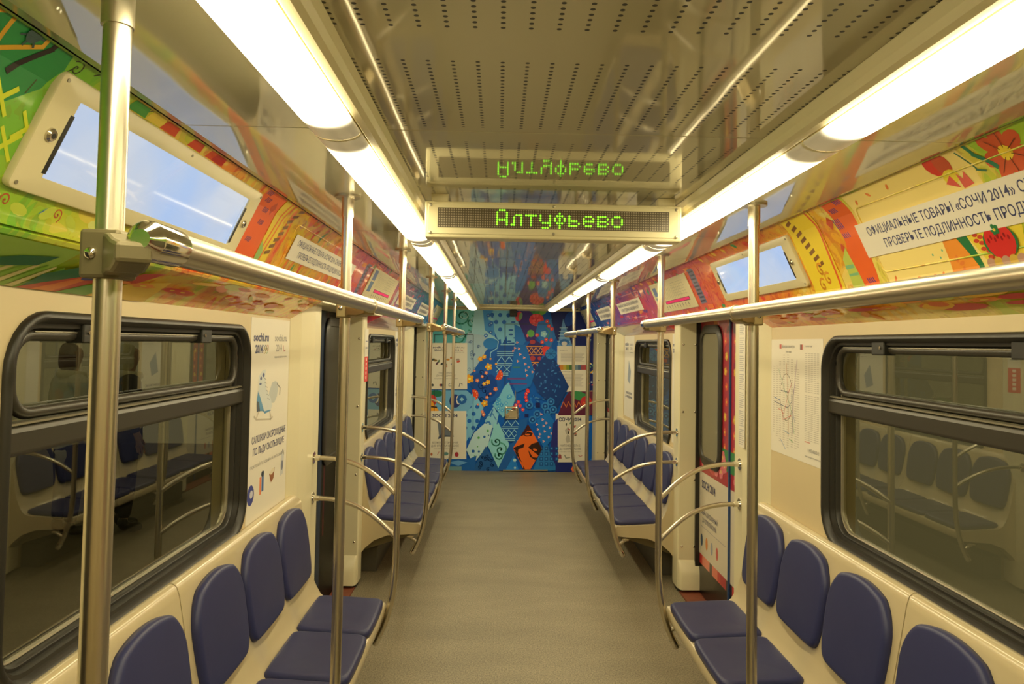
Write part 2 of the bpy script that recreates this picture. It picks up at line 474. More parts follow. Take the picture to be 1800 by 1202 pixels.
# ------------------------------------------------------------------ flat print artwork
class Art:
    """Flat coloured shapes in print units (u, v), each layer a hair above the one below."""
    def __init__(self):
        self.s = []; self.lay = 0
    def poly(self, pts, col, lay=None):
        if lay is None:
            self.lay += 1; lay = self.lay
        self.s.append((pts, col, lay))
    def rect(self, u0, v0, u1, v1, col, lay=None):
        self.poly([(u0, v0), (u1, v0), (u1, v1), (u0, v1)], col, lay)
    def ell(self, u, v, a, b, col, n=14, rot=0.0, lay=None):
        c, s = math.cos(rot), math.sin(rot)
        self.poly([(u + a * math.cos(t) * c - b * math.sin(t) * s, v + a * math.cos(t) * s + b * math.sin(t) * c)
                   for t in (2 * PI * k / n for k in range(n))], col, lay)
    def line(self, pts, wd, col, lay=None):
        if lay is None:
            self.lay += 1; lay = self.lay
        for (a, b) in zip(pts, pts[1:]):
            dx, dy = b[0] - a[0], b[1] - a[1]; L = math.hypot(dx, dy) or 1
            nx, ny = -dy / L * wd / 2, dx / L * wd / 2
            ex, ey = dx / L * wd * 0.3, dy / L * wd * 0.3
            self.s.append(([(a[0] + nx - ex, a[1] + ny - ey), (a[0] - nx - ex, a[1] - ny - ey), (b[0] - nx + ex, b[1] - ny + ey), (b[0] + nx + ex, b[1] + ny + ey)], col, lay))
    def flower(self, u, v, r, n, col, mid, rot=0.0, fat=0.42):
        self.lay += 1; L = self.lay
        for k in range(n):
            t = rot + 2 * PI * k / n
            self.ell(u + math.cos(t) * r * 0.58, v + math.sin(t) * r * 0.58, r * 0.45, r * fat, col, 10, t, L + (k % 2))
        self.lay = L + 2
        self.ell(u, v, r * 0.28, r * 0.28, mid, 10)
    def spiral(self, u, v, r, turns, wd, col, start=0.0, sgn=1):
        pts = []
        N = int(14 * turns)
        for k in range(N + 1):
            t = start + sgn * 2 * PI * turns * k / N
            q = r * (k / N)
            pts.append((u + q * math.cos(t), v + q * math.sin(t)))
        self.line(pts, wd, col)
    def build(self, name, mp, parent, m=None, vcuts=None, clip=None, lift=0.0001, ink_boost=False):
        lift = 0.00022
        """mp(u, v, h) -> world point, h metres above the printed surface."""
        mb = MB()
        done = []
        for pts, col, lay0 in self.s:
            bx = (min(p[0] for p in pts), min(p[1] for p in pts), max(p[0] for p in pts), max(p[1] for p in pts))
            lay = 0
            for (q, l, l0) in done:
                if l0 != lay0 and l >= lay and q[0] < bx[2] and q[2] > bx[0] and q[1] < bx[3] and q[3] > bx[1]:
                    lay = l + 1
            done.append((bx, lay, lay0))
            tris = tessellate_polygon([[Vector((p[0], p[1], 0)) for p in pts]])
            c = lin(col)
            if ink_boost and c[2] > c[0]:
                c = (min(1, c[0] * 1.05), min(1, c[1] * 1.3), min(1.0, c[2] * 1.55))  # colours raised to stand in for weak lamp light, blues also more saturated
            elif ink_boost:
                c = tuple(min(1, q * 1.35) for q in c)
            for t in tris:
                tri = [pts[i] for i in t]
                if clip:
                    for (ax, val, keep) in clip:
                        tri = cut(tri, ax, val, keep)
                        if len(tri) < 3:
                            break
                    if len(tri) < 3:
                        continue
                pieces = [tri]
                if vcuts:
                    vb = [-1e9] + list(vcuts) + [1e9]
                    pieces = []
                    lo, hi = min(p[1] for p in tri), max(p[1] for p in tri)
                    for a, b in zip(vb, vb[1:]):
                        if hi < a or lo > b:
                            continue
                        q = cut(cut(tri, 1, a, 1), 1, b, -1)
                        if len(q) >= 3:
                            pieces.append(q)
                for q in pieces:
                    mb.face([mp(p[0], p[1], lift * (lay + 1)) for p in q], 0, c)
        if not mb.f:
            return None
        return mb.build(name, m or M['film'], parent, recalc=False)

def cut(poly, ax, val, keep):
    if len(poly) < 3 or abs(val) > 1e8:
        return poly
    out = []
    for i, p in enumerate(poly):
        q = poly[(i + 1) % len(poly)]
        dp, dq = (p[ax] - val) * keep, (q[ax] - val) * keep
        if dp >= 0:
            out.append(p)
        if (dp > 0 and dq < 0) or (dp < 0 and dq > 0):
            t = dp / (dp - dq)
            out.append((p[0] + (q[0] - p[0]) * t, p[1] + (q[1] - p[1]) * t))
    return out

def plane_map(O, R, U):
    O, R, U = Vector(O), Vector(R).normalized(), Vector(U).normalized()
    N = R.cross(U)
    return lambda u, v, h=0.0: O + R * u + U * v + N * h

_txt = {}
def text_tris(body, bold=0.0):
    key = (body, bold)
    if key not in _txt:
        c = bpy.data.curves.new('lettering', 'FONT'); c.body = body; c.resolution_u = 2; c.offset = bold
        o = bpy.data.objects.new('lettering', c); COL.objects.link(o)
        dg = bpy.context.evaluated_depsgraph_get()
        me = bpy.data.meshes.new_from_object(o.evaluated_get(dg))
        vs_ = [(p.co.x, p.co.y) for p in me.vertices]; fs = [tuple(p.vertices) for p in me.polygons]
        bpy.data.objects.remove(o); bpy.data.curves.remove(c); bpy.data.meshes.remove(me)
        _txt[key] = (vs_, fs)
    return _txt[key]

def add_text(mb, body, u0, v0, u1, h, mp, lift=0.0012, bold=0.0, mi=0):
    """lettering fitted between u0 and u1 on baseline v0, capital height h."""
    vs_, fs = text_tris(body, bold)
    x0, x1 = min(p[0] for p in vs_), max(p[0] for p in vs_)
    k = (u1 - u0) / (x1 - x0); kz = h / 0.70
    for f in fs:
        mb.face([mp(u0 + (vs_[i][0] - x0) * k, v0 + vs_[i][1] * kz, lift) for i in f], mi)

def rrect(y0, z0, y1, z1, r, n=6):
    pts = []
    for cy, cz, a0 in ((y1 - r, z1 - r, 0), (y0 + r, z1 - r, PI / 2), (y0 + r, z0 + r, PI), (y1 - r, z0 + r, 1.5 * PI)):
        for k in range(n + 1):
            t = a0 + PI / 2 * k / n
            pts.append((cy + r * math.cos(t), cz + r * math.sin(t)))
    return pts

# ------------------------------------------------------------------ measures of the car
W = 1.25                    # wall planes at x = +-W
YB, YE = -2.2, 10.55        # back wall, end wall
ZC = 2.30                   # ceiling
SEC = [(0.99, 3.84), (5.80, 8.45)]          # wall bays between door pillars
WIN = [(1.63, 3.215), (6.06, 7.65)]
ZW0, ZW1 = 0.985, 1.868
XLAMP = 0.5255
SIDES = ((-1, 'left'), (1, 'right'))

# ------------------------------------------------------------------ floor, ceiling
b = MB()
b.box((-1.45, YB, -0.05), (1.45, YE + 0.1, 0.0))
b.build('floor', M['floor'], kind='structure')

b = MB()
seams = [YB, -1.46, 0.12, 1.70, 3.29, 4.87, 6.45, 8.03, 9.61, YE]
for y0, y1 in zip(seams, seams[1:]):
    b.box((-0.485, y0 + 0.0015, ZC), (0.485, y1 - 0.0015, ZC + 0.012))
ceil = b.build('ceiling', M['ceiling'], bevel=0.002, segs=1, kind='structure')
b = MB()
for y0, y1 in zip(seams, seams[1:]):
    for s in (-1, 1):
        b.prism([(0.485, ZC), (0.90, ZC), (0.93, ZC + 0.008), (0.94, ZC + 0.03), (0.485, ZC + 0.03)], y0 + 0.0012, y1 - 0.0012, s)
b.build('side_panels', M['ceiling_side'], ceil, bevel=0.0015, segs=1)
b = MB()
for s in (-1, 1):
    b.box((min(s * 0.93, s * 1.1), YB, ZC + 0.022), (max(s * 0.93, s * 1.1), YE, ZC + 0.03))
    b.box((-1.0, YB, ZC + 0.031), (1.0, YE, ZC + 0.04))
b.build('ceiling_backing', M['black'], ceil)

# aluminium rails that carry the lamps along the ceiling
for i, (s, side) in enumerate(SIDES):
    b = MB()
    b.prism([(0.436, ZC), (0.440, ZC - 0.022), (0.446, ZC - 0.035), (0.456, ZC - 0.041), (0.470, ZC - 0.042), (0.4735, ZC - 0.042), (0.474, ZC)], YB, YE - 0.5, s)
    b.prism([(0.5775, ZC), (0.578, ZC - 0.038), (0.583, ZC - 0.038), (0.592, ZC)], YB, YE - 0.5, s)
    o = b.build('trim_%d' % (1 + i), M['frame_cream'], kind='structure', bevel=0.003)

# ------------------------------------------------------------------ side walls with window openings
def side_wall(s, side):
    mb = MB()
    xo = W + 0.09
    for (y0, y1), (wy0, wy1) in zip(SEC, WIN):
        hole = rrect(wy0 + 0.02, ZW0 + 0.02, wy1 - 0.02, ZW1 - 0.02, 0.13)
        bm = bmesh.new()
        outer = [(y0, 0.0), (y1, 0.0), (y1, 1.93), (y0, 1.93)]
        ed = []
        for loop in (outer, hole):
            vv = [bm.verts.new((s * W, p[0], p[1])) for p in loop]
            ed += [bm.edges.new((vv[i], vv[(i + 1) % len(vv)])) for i in range(len(vv))]
        bmesh.ops.triangle_fill(bm, edges=ed, use_beauty=True)
        for f in bm.faces:
            mb.face([v.co.copy() for v in f.verts])
        bm.free()
        mb.grid([[(s * W, p[0], p[1]) for p in hole], [(s * xo, p[0], p[1]) for p in hole]], True)
        # outer skin above and below, so the bay has depth
        mb.box((min(s * (W + 0.10), s * (W + 0.14)), y0 - 0.1, 0), (max(s * (W + 0.10), s * (W + 0.14)), y1 + 0.1, ZW0))
        mb.box((min(s * (W + 0.10), s * (W + 0.14)), y0 - 0.1, ZW1), (max(s * (W + 0.10), s * (W + 0.14)), y1 + 0.1, 2.3))
        for a, c in ((y0 - 0.1, wy0), (wy1, y1 + 0.1)):
            mb.box((min(s * (W + 0.10), s * (W + 0.14)), a, ZW0), (max(s * (W + 0.10), s * (W + 0.14)), c, ZW1))
    # plain wall behind the camera
    mb.box((min(s * W, s * (W + 0.14)), YB, 0), (max(s * W, s * (W + 0.14)), -0.43, 2.3))
    # short wall between the far door and the end wall
    mb.box((min(s * (W + 0.02), s * (W + 0.14)), 10.30, 0), (max(s * (W + 0.02), s * (W + 0.14)), YE, 2.3))
    o = mb.build('wall_' + side, M['wall'], kind='structure')
    return o
walls = {s: side_wall(s, side) for s, side in SIDES}

b = MB()
b.box((-1.45, YB - 0.1, 0), (1.45, YB, 2.4))
b.build('wall_back', M['wall'], kind='structure')

# ------------------------------------------------------------------ windows
def window(n, s, wy, ):
    y0, y1 = wy
    root = bpy.data.objects.new('window_%d' % n, None); COL.objects.link(root)
    root.location = (s * W, (y0 + y1) / 2, ZW0); root['kind'] = 'structure'
    z0, z1 = ZW0, ZW1
    def ring(pairs, m, name, sm=True):
        mb = MB()
        rows = []
        for inset, X in pairs:
            r = max(0.02, 0.145 - inset * 0.9)
            rows.append([(s * X, p[0], p[1]) for p in rrect(y0 + inset, z0 + inset, y1 - inset, z1 - inset, r, 7)])
        mb.grid(rows, True)
        return mb.build(name, m, root, smooth=sm, angle=50)
    ring([(0.0, W + 0.004), (0.0, W - 0.008), (0.006, W - 0.015), (0.016, W - 0.016), (0.024, W - 0.008), (0.030, W + 0.010), (0.040, W + 0.012), (0.044, W + 0.030)], M['rubber'], 'window_frame')
    ring([(0.044, W + 0.030), (0.052, W + 0.029), (0.056, W + 0.034), (0.057, W + 0.062)], M['rubber'], 'inner_frame')
    ring([(0.057, W + 0.050), (0.059, W + 0.049), (0.063, W + 0.051), (0.064, W + 0.060)], M['alu'], 'bead')
    # cross bar between the fixed pane and the vent
    mb = MB()
    mb.prism([(W + 0.08, 1.528), (W + 0.012, 1.534), (W + 0.006, 1.542), (W + 0.006, 1.588), (W + 0.012, 1.600), (W + 0.08, 1.602)], y0 + 0.022, y1 - 0.022, s)
    bar = mb.build('cross_bar', M['dark_alu'], root, bevel=0.003)
    mb = MB()
    mb.prism([(W + 0.02, 1.6025), (W + 0.010, 1.604), (W + 0.010, 1.609), (W + 0.02, 1.611)], y0 + 0.04, y1 - 0.04, s)
    mb.build('bar_edge', M['alu'], bar)
    # vent sash: rounded rubber rail all round
    va, vb = 1.612, z1 - 0.045
    mb = MB()
    pr = rrect(y0 + 0.075, va + 0.014, y1 - 0.075, vb - 0.012, 0.07, 6)
    pr = pr + [pr[0], pr[1]]
    mb.tube([(s * (W + 0.035), p[0], p[1]) for p in pr], 0.0155, 10, False)
    sash = mb.build('vent_sash', M['dark_alu'], root, smooth=True, angle=180)
    mb = MB()
    mb.tube([(s * (W + 0.021), y0 + 0.14, vb - 0.005), (s * (W + 0.021), y1 - 0.14, vb - 0.005)], 0.0028, 8)
    mb.build('sash_edge', M['alu'], sash)
    for ly in (y0 + 0.36, y0 + 1.13):
        mb = MB()
        mb.box((min(s * (W + 0.002), s * (W + 0.05)), ly - 0.045, vb - 0.032), (max(s * (W + 0.002), s * (W + 0.05)), ly + 0.045, vb + 0.020))
        lt = mb.build('latch', M['black'], root, bevel=0.004)
        mb = MB(); mb.disc((s * (W + 0.002), ly - 0.02, vb - 0.004), (-s, 0, 0), 0.006, 0.003, 10)
        mb.build('screw', M['chrome'], lt)
    mb = MB()
    mb.box((min(s * (W + 0.060), s * (W + 0.064)), y0 + 0.03, z0 + 0.03), (max(s * (W + 0.060), s * (W + 0.064)), y1 - 0.03, z1 - 0.03))
    mb.build('glass', M['glass'], root)
    return root
n = 0
for k, wy in enumerate(WIN):
    for s, side in SIDES:
        n += 1
        window(n, s, wy)

# ------------------------------------------------------------------ sloping advertising cove, soffits and door headers
# panel profile (X, z) from the gap under the ceiling down to the soffit
PROF = [(0.940, 2.312), (0.950, 2.303), (0.962, 2.290), (0.974, 2.276), (0.985, 2.262), (1.072, 2.075), (1.080, 2.056), (1.087, 2.038), (1.089, 2.022), (1.086, 2.014)]
PV = []                          # print coordinate v of each profile point, 0 at the fold (1.072, 2.075)
_L = math.hypot(0.087, 0.187)
def _acc():
    idx = 5
    vv = [0.0] * len(PROF)
    for i in range(idx - 1, -1, -1):
        vv[i] = vv[i + 1] + math.hypot(PROF[i][0] - PROF[i + 1][0], PROF[i][1] - PROF[i + 1][1])
    for i in range(idx + 1, len(PROF)):
        vv[i] = vv[i - 1] - math.hypot(PROF[i][0] - PROF[i - 1][0], PROF[i][1] - PROF[i - 1][1])
    return vv
PV = _acc()
def cove_map(s):
    """print unit u is y along the car, v up the panel; returns world points."""
    def f(u, v, h=0.0):
        v = min(max(v, PV[-1]), PV[0])
        for i in range(len(PROF) - 1):
            if PV[i] >= v >= PV[i + 1]:
                t = (PV[i] - v) / (PV[i] - PV[i + 1])
                x = PROF[i][0] + (PROF[i + 1][0] - PROF[i][0]) * t; z = PROF[i][1] + (PROF[i + 1][1] - PROF[i][1]) * t
                dx, dz = PROF[i + 1][0] - PROF[i][0], PROF[i + 1][1] - PROF[i][1]
                L = math.hypot(dx, dz)
                return Vector((s * (x + dz / L * h), u, z - dx / L * h))
    return f
SEAMS = [YB, -0.62, 1.02, 2.664, 4.30, 5.92, 7.55, 9.17, YE]
def cove(s, side):
    out = []
    places = ['eighth from the end wall', 'seventh from the end wall', 'nearest the camera', 'above the near bench', 'above the near door', 'above the far bench start', 'above the far bench end', 'beside the end wall']
    hue = ['green', 'green', 'lime and yellow', 'orange and yellow', 'red and orange', 'pink', 'purple and blue', 'blue']
    for i, (y0, y1) in enumerate(zip(SEAMS, SEAMS[1:])):
        mb = MB()
        rows = []
        back = [(1.13, 2.02), (1.02, 2.312)]
        rows = [[(s * x, y, z) for x, z in PROF + back] for y in (y0 + 0.0025, y1 - 0.0025)]
        mb.grid(rows, True, 0, True)
        o = mb.build('advert_panel', M['wrap_left' if s < 0 else 'wrap_right'], smooth=True, angle=25)
        tag(o, '%s printed sloping cove panel on the %s side, %s' % (hue[i], side, places[i]), 'panel', 'sloping advertising panels under the ceiling, %s side' % side)
        out.append(o)
        # raised hinged door pressed into the panels that carry no screen
        if (s > 0 and i != 3) or (s < 0 and i != 2):
            mb = MB(); mp = cove_map(s)
            p = rrect(y0 + 0.29, -0.012, y1 - 0.29, 0.215, 0.018, 4); p = p + [p[0]]
            mb.tube([mp(a, c, 0.0002) for a, c in p], 0.0028, 6, False)
            mb.build('hatch_rim', M['wrap_left' if s < 0 else 'wrap_right'], o, smooth=True, angle=180)
    return out
PANELS = {s: cove(s, side) for s, side in SIDES}

tn = 3
for s, side in SIDES:
    for (y0, y1) in SEC:
        mb = MB()
        mb.grid([[(s * x, y, z) for x, z in ((1.093, 2.008), (1.100, 2.000), (1.175, 1.962), (W + 0.001, 1.916), (W + 0.001, 2.03), (1.10, 2.03))] for y in (y0 + 0.004, y1 - 0.004)], True, 0, True)
        mb.build('trim_%d' % tn, M['wrap_left' if s < 0 else 'wrap_right'], kind='structure'); tn += 1
    for (y0, y1) in ((-0.6, 0.99), (3.84, 5.80), (8.45, YE)):
        mb = MB()
        mb.box((min(s * 1.088, s * 1.40), y0, 2.004), (max(s * 1.088, s * 1.40), y1, 2.03))
        hd = mb.build('trim_%d' % tn, M['pillar'], kind='structure'); tn += 1
        for q in (0.35, 0.5, 0.65):
            yy = y0 + (y1 - y0) * q
            m2 = MB(); m2.disc((s * 1.13, yy, 2.004), (0, 0, -1), 0.007, 0.005, 10, 1)
            m2.build('screw', M['chrome'], hd)
# outer shell behind the doors
# ------------------------------------------------------------------ door pillars
DOORS = [(-0.415, 0.885), (4.20, 5.496), (8.77, 10.16)]       # clear opening along y
def pillar(s, yc, dirn, far_end=None):
    """yc: corner at the door opening; dirn +1 = pillar lies towards +y."""
    global tn
    d = dirn
    if far_end is None:
        prof = [(1.40, yc), (1.183, yc), (1.175, yc + d * 0.009), (1.175, yc + d * 0.14), (1.185, yc + d * 0.20), (1.208, yc + d * 0.30), (W - 0.002, yc + d * 0.37), (1.40, yc + d * 0.37)]
    else:
        prof = [(1.40, yc), (1.183, yc), (1.175, yc + d * 0.009), (1.175, far_end), (1.40, far_end)]
    mb = MB()
    mb.vprism(prof, 0.03, 2.006, s)
    p = mb.build('trim_%d' % tn, M['pillar'], kind='structure', bevel=0.004); tn += 1
    mb = MB()
    mb.vprism([(1.40, yc + d * 0.006), (1.19, yc + d * 0.006), (1.185, yc + d * 0.1), (1.40, yc + d * 0.1)], 0.0, 0.03, s)
    mb.build('kick_strip', M['black'], p)
    # rounded boss at the foot of the face
    mb = MB()
    rows = []
    for z, e in ((0.032, 0.050), (0.13, 0.048), (0.17, 0.040), (0.21, 0.018), (0.235, 0.004), (0.24, -0.004)):
        rows.append([(s * 1.345, yc, z), (s * 1.345, yc - d * e * 0.9, z), (s * 1.20, yc - d * e, z), (s * 1.186, yc - d * e * 0.7, z), (s * 1.180, yc, z)])
    mb.grid(rows, False)
    mb.face([rows[0][k] for k in range(5)])
    mb.build('foot_boss', M['pillar'], p, smooth=True, angle=60)
    for z in (1.825, 1.325, 0.825, 0.335):
        for X in (1.205, 1.295):
            mb = MB(); mb.disc((s * X, yc, z), (0, -d, 0), 0.008, 0.006, 12, 1)
            mb.build('screw', M['chrome'], p, smooth=True)
    return p
for s, side in SIDES:
    pl = []
    pillar(s, 0.885 - 0.0, 1)
    pillar(s, 4.20, -1)
    pillar(s, 5.496, 1)
    pillar(s, 8.77, -1)
    pillar(s, 10.16, 1, YE)

# ------------------------------------------------------------------ sliding doors
def leaf_art(s, y0, y1, mp):
    a = Art()
    return a
def door(n, s, y0, y1, style):
    root = bpy.data.objects.new('door_%d' % n, None); COL.objects.link(root)
    yc = (y0 + y1) / 2
    root.location = (s * 1.33, yc, 0); root['kind'] = 'structure'
    yc = yc - 0.09 if n > 2 or n > 0 else yc
    for (a, c) in ((y0 - 0.02, yc - 0.009), (yc + 0.009, y1 + 0.02)):
        mb = MB()
        mb.box((min(s * 1.33, s * 1.37), a, 0.02), (max(s * 1.33, s * 1.37), c, 2.01))
        lf = mb.build('leaf', M['door_dark'], root)
        # wrap film on the red leaf, painted reflections on the dark one
        mp = (lambda u, v, h=0.0: Vector((s * (1.3295 - h), u, v)))
        art = Art()
        if style == 'red':
            rd = random.Random(5)
            art.rect(a, 0.235, c, 2.0, (170, 45, 60)); art.rect(a, 0.02, c, 0.235, (22, 20, 18))
            for k in range(26):
                art.ell(rd.uniform(a, c), rd.uniform(0.95, 2.0), rd.uniform(.015, .05), rd.uniform(.04, .12), rd.choice([(205, 60, 75), (190, 90, 40), (150, 35, 70), (215, 120, 40), (120, 30, 60)]), 9, rd.uniform(0, 3))
            for k in range(9):
                yy, zz = (c - 0.07 if a > yc - 0.2 and a > yc else a + 0.07), 1.05 + 0.1 * k
                yy = yc + 0.10 if a > yc - 0.01 else yc - 0.10
                art.flower(yy + rd.uniform(-.02, .02), zz, 0.03, 5, rd.choice([(230, 150, 50), (225, 175, 60), (220, 90, 60)]), (240, 220, 90), rd.uniform(0, 2))
            art.rect(a, 1.0, c, 1.14, (60, 130, 70)); art.ell((a + c) / 2, 1.0, .12, .08, (200, 70, 80), 12)
            for k in range(6):
                art.flower(rd.uniform(a + .05, c - .05), rd.uniform(0.92, 1.08), .05, 6, (225, 120, 130), (240, 200, 120), k)
            # white bill on the lower half
            art.rect(a + 0.01, 0.30, c - 0.004, 0.90, (216, 208, 190))
            for k in range(12):
                art.rect(a + k * (c - a) / 12, 0.235, a + (k + 1) * (c - a) / 12, 0.305, rd.choice([(200, 60, 60), (225, 120, 100), (180, 50, 60), (60, 40, 50)]))
            if a > yc - 0.01:
                hy = c - 0.06
                for q, (dz, wd) in enumerate(((0.0, .0),)):
                    pass
                art.line([(c - 0.08, 0.51), (a + 0.08, 0.51)], 0.004, (150, 150, 165))
                for k, col in enumerate(((70, 90, 120), (215, 130, 60), (150, 160, 180), (200, 90, 90))):
                    art.ell(c - 0.11 - k * 0.125, 0.41, 0.028, 0.045, col, 10)
        else:
            art.rect(a, 0.02, c, 2.0, (14, 13, 13))
            e = yc + 0.16 if a > yc - 0.01 else yc - 0.16
            art.rect(e - 0.07, 0.1, e + 0.03, 2.0, (40, 52, 74))  # blue strip painted as a reflection on the leaf
            art.rect(e + 0.09, 0.5, e + 0.13, 2.0, (70, 22, 30))  # dark red strip, a second painted reflection
        art.build('wrap_film', mp, lf, M['film'] if style == 'red' else M['dark_print'])
        if style == 'red':
            if a > yc - 0.01:
                mb = MB()
                pm = plane_map((s * 1.3278, c, 0), (0, -s, 0), (0, 0, 1))
                add_text(mb, 'SOCHI 2014', 0.11, 0.79, 0.44, 0.055, pm, bold=0.02)
                add_text(mb, 'ЗВЕРЬ ДИКОВИННЫЙ', 0.10, 0.60, 0.50, 0.032, pm)
                add_text(mb, 'ДА ОЛИМПИЙСКИЙ', 0.13, 0.545, 0.47, 0.032, pm)
                mb.build('lettering', M['ink'], lf)
        # window of the leaf
        g0, g1 = (a + 0.16, c - 0.05) if a > yc - 0.01 else (a + 0.05, c - 0.16)
        fr = MB(); rows = []
        for inset, X in ((0, 1.326), (0.0, 1.318), (0.012, 1.312), (0.058, 1.312), (0.065, 1.322)):
            rows.append([(s * X, p[0], p[1]) for p in rrect(g0 + inset, 0.96 + inset, g1 - inset, 1.965 - inset, 0.14 - inset)])
        fr.grid(rows, True)
        wf = fr.build('leaf_window', M['rubber'], lf, smooth=True, angle=50)
        fr = MB(); fr.face([(s * 1.321, p[0], p[1]) for p in rrect(g0 + .058, 1.018, g1 - .058, 1.907, 0.085)])
        fr.build('pane', M['door_glass'] if style == 'red' else M['black'], wf)
    mb = MB(); mb.box((min(s * 1.318, s * 1.365), yc - 0.012, 0.03), (max(s * 1.318, s * 1.365), yc + 0.012, 2.01))
    mb.build('centre_seal', M['blue_strip'] if style == 'red' else M['blue_dark_strip'], root, bevel=0.003)
    for e, dd in ((y0, 1), (y1, -1)):
        mb = MB(); mb.box((min(s * 1.30, s * 1.36), min(e, e + dd * 0.022), 0.03), (max(s * 1.30, s * 1.36), max(e, e + dd * 0.022), 2.005))
        mb.build('edge_seal', M['rubber'], root)
    mb = MB(); mb.box((min(s * 1.19, s * 1.40), y0, 0.0), (max(s * 1.19, s * 1.40), y1, 0.012))
    mb.build('threshold', M['sill_red'], root)
    # door header plate that closes the pocket above
    mb = MB(); mb.box((min(s * 1.38, s * 1.41), y0 - 0.5, 0), (max(s * 1.38, s * 1.41), y1 + 0.5, 2.3))
    mb.build('pocket_back', M['black'], root)
n = 0
for k, (y0, y1) in enumerate(DOORS):
    for s, side in SIDES:
        n += 1
        door(n, s, y0, y1, 'red' if s > 0 else 'dark')

# ------------------------------------------------------------------ ceiling lamps
LAMPS = [-1.75 + 1.66 * k for k in range(7)]
ordn = ['nearest the end wall', 'second from the end wall', 'third from the end wall', 'fourth from the end wall', 'fifth from the end wall', 'sixth from the end wall', 'seventh from the end wall']
for s, side in SIDES:
    for k, y0 in enumerate(LAMPS):
        t = thing('ceiling_light', 'lit fluorescent strip lamp of the %s ceiling row, %s' % (side, ordn[6 - k]), 'lamp', (s * XLAMP, y0, ZC), 'strip lamps of the %s ceiling row' % side)
        mb = MB()
        arc = [(0.051 * math.cos(PI + PI * j / 14), -0.044 - 0.020 * math.sin(PI * j / 14)) for j in range(0, 15)]
        mb.box((s * XLAMP - 0.050, y0 + 0.003, ZC - 0.044), (s * XLAMP + 0.050, y0 + LAMP_LEN - 0.003, ZC))
        mb.build('housing', M['frame_cream'], t)
        mb = MB()
        rows = []
        ys = [0.004, 0.05, 0.09, LAMP_LEN / 2, LAMP_LEN - 0.09, LAMP_LEN - 0.05, LAMP_LEN - 0.004]
        rows = [[(s * XLAMP + a, y0 + yy, ZC + z) for a, z in arc] for yy in ys]
        mb.grid(rows, False)
        mb.build('diffuser', M['lamp'], t, smooth=True, angle=60)
        for yy in (0.0, LAMP_LEN):
            mb = MB()
            mb.grid([[(s * XLAMP + a * 1.012, y0 + yy + d, ZC + z * 1.012) for a, z in arc] for d in ((0.0, 0.006) if yy == 0 else (-0.006, 0.0))], False)
            mb.build('end_cap', M['frame_cream'], t, smooth=True, angle=60)

# ------------------------------------------------------------------ benches
def pad(mb, outline, P, A, B, N, t, bulge=0.0):
    """upholstered pad: outline in (a, b), lifted along N in rounded rings."""
    ca = sum(p[0] for p in outline) / len(outline); cb = sum(p[1] for p in outline) / len(outline)
    rows = []
    for k, h in ((1.0, 0.0), (1.006, t * 0.45), (0.99, t * 0.78), (0.955, t * 0.96), (0.90, t), (0.6, t + bulge * 0.6), (0.25, t + bulge), (0.03, t + bulge)):
        rows.append([P + A * (ca + (p[0] - ca) * k) + B * (cb + (p[1] - cb) * k) + N * h for p in outline])
    mb.grid(rows, True, 0, True)
def back_outline():
    pts = []
    w_, h_ = 0.222, 0.385
    for k in range(9):                                  # domed top, from one side to the other
        t = k / 8
        a = w_ * (1 - 2 * t)
        pts.append((a, h_ - 0.055 * (abs(2 * t - 1)) ** 2.2 - (0.055 if k in (0, 8) else 0.0)))
    pts += [(-w_ - 0.001, 0.16), (-w_ + 0.008, 0.05), (-w_ + 0.03, 0.012), (-w_ + 0.07, 0.0), (w_ - 0.07, 0.0), (w_ - 0.03, 0.012), (w_ - 0.008, 0.05), (w_ + 0.001, 0.16)]
    return pts
def chaikin(p, it=2):
    for _ in range(it):
        q = []
        for i in range(len(p)):
            a, b = p[i], p[(i + 1) % len(p)]
            q += [(a[0] * .75 + b[0] * .25, a[1] * .75 + b[1] * .25), (a[0] * .25 + b[0] * .75, a[1] * .25 + b[1] * .75)]
        p = q
    return p
def seat_outline():
    h_ = 0.345
    return [(0.228, 0.05), (0.228, 0.30), (0.215, h_ - 0.005), (0.18, h_), (-0.18, h_), (-0.215, h_ - 0.005), (-0.228, 0.30), (-0.228, 0.05), (-0.222, 0.018), (-0.19, 0.0), (0.19, 0.0), (0.222, 0.018)]
SHELL = [(1.248, 0.998), (1.238, 1.006), (1.222, 1.006), (1.208, 0.996), (1.198, 0.965), (1.142, 0.600), (1.130, 0.560), (1.112, 0.515), (1.090, 0.478), (1.070, 0.462),
         (1.030, 0.452), (0.80, 0.442), (0.760, 0.442), (0.744, 0.438), (0.737, 0.425), (0.740, 0.385), (0.755, 0.368), (0.80, 0.362), (0.98, 0.352), (1.08, 0.315), (1.15, 0.255), (1.19, 0.20), (1.248, 0.19)]
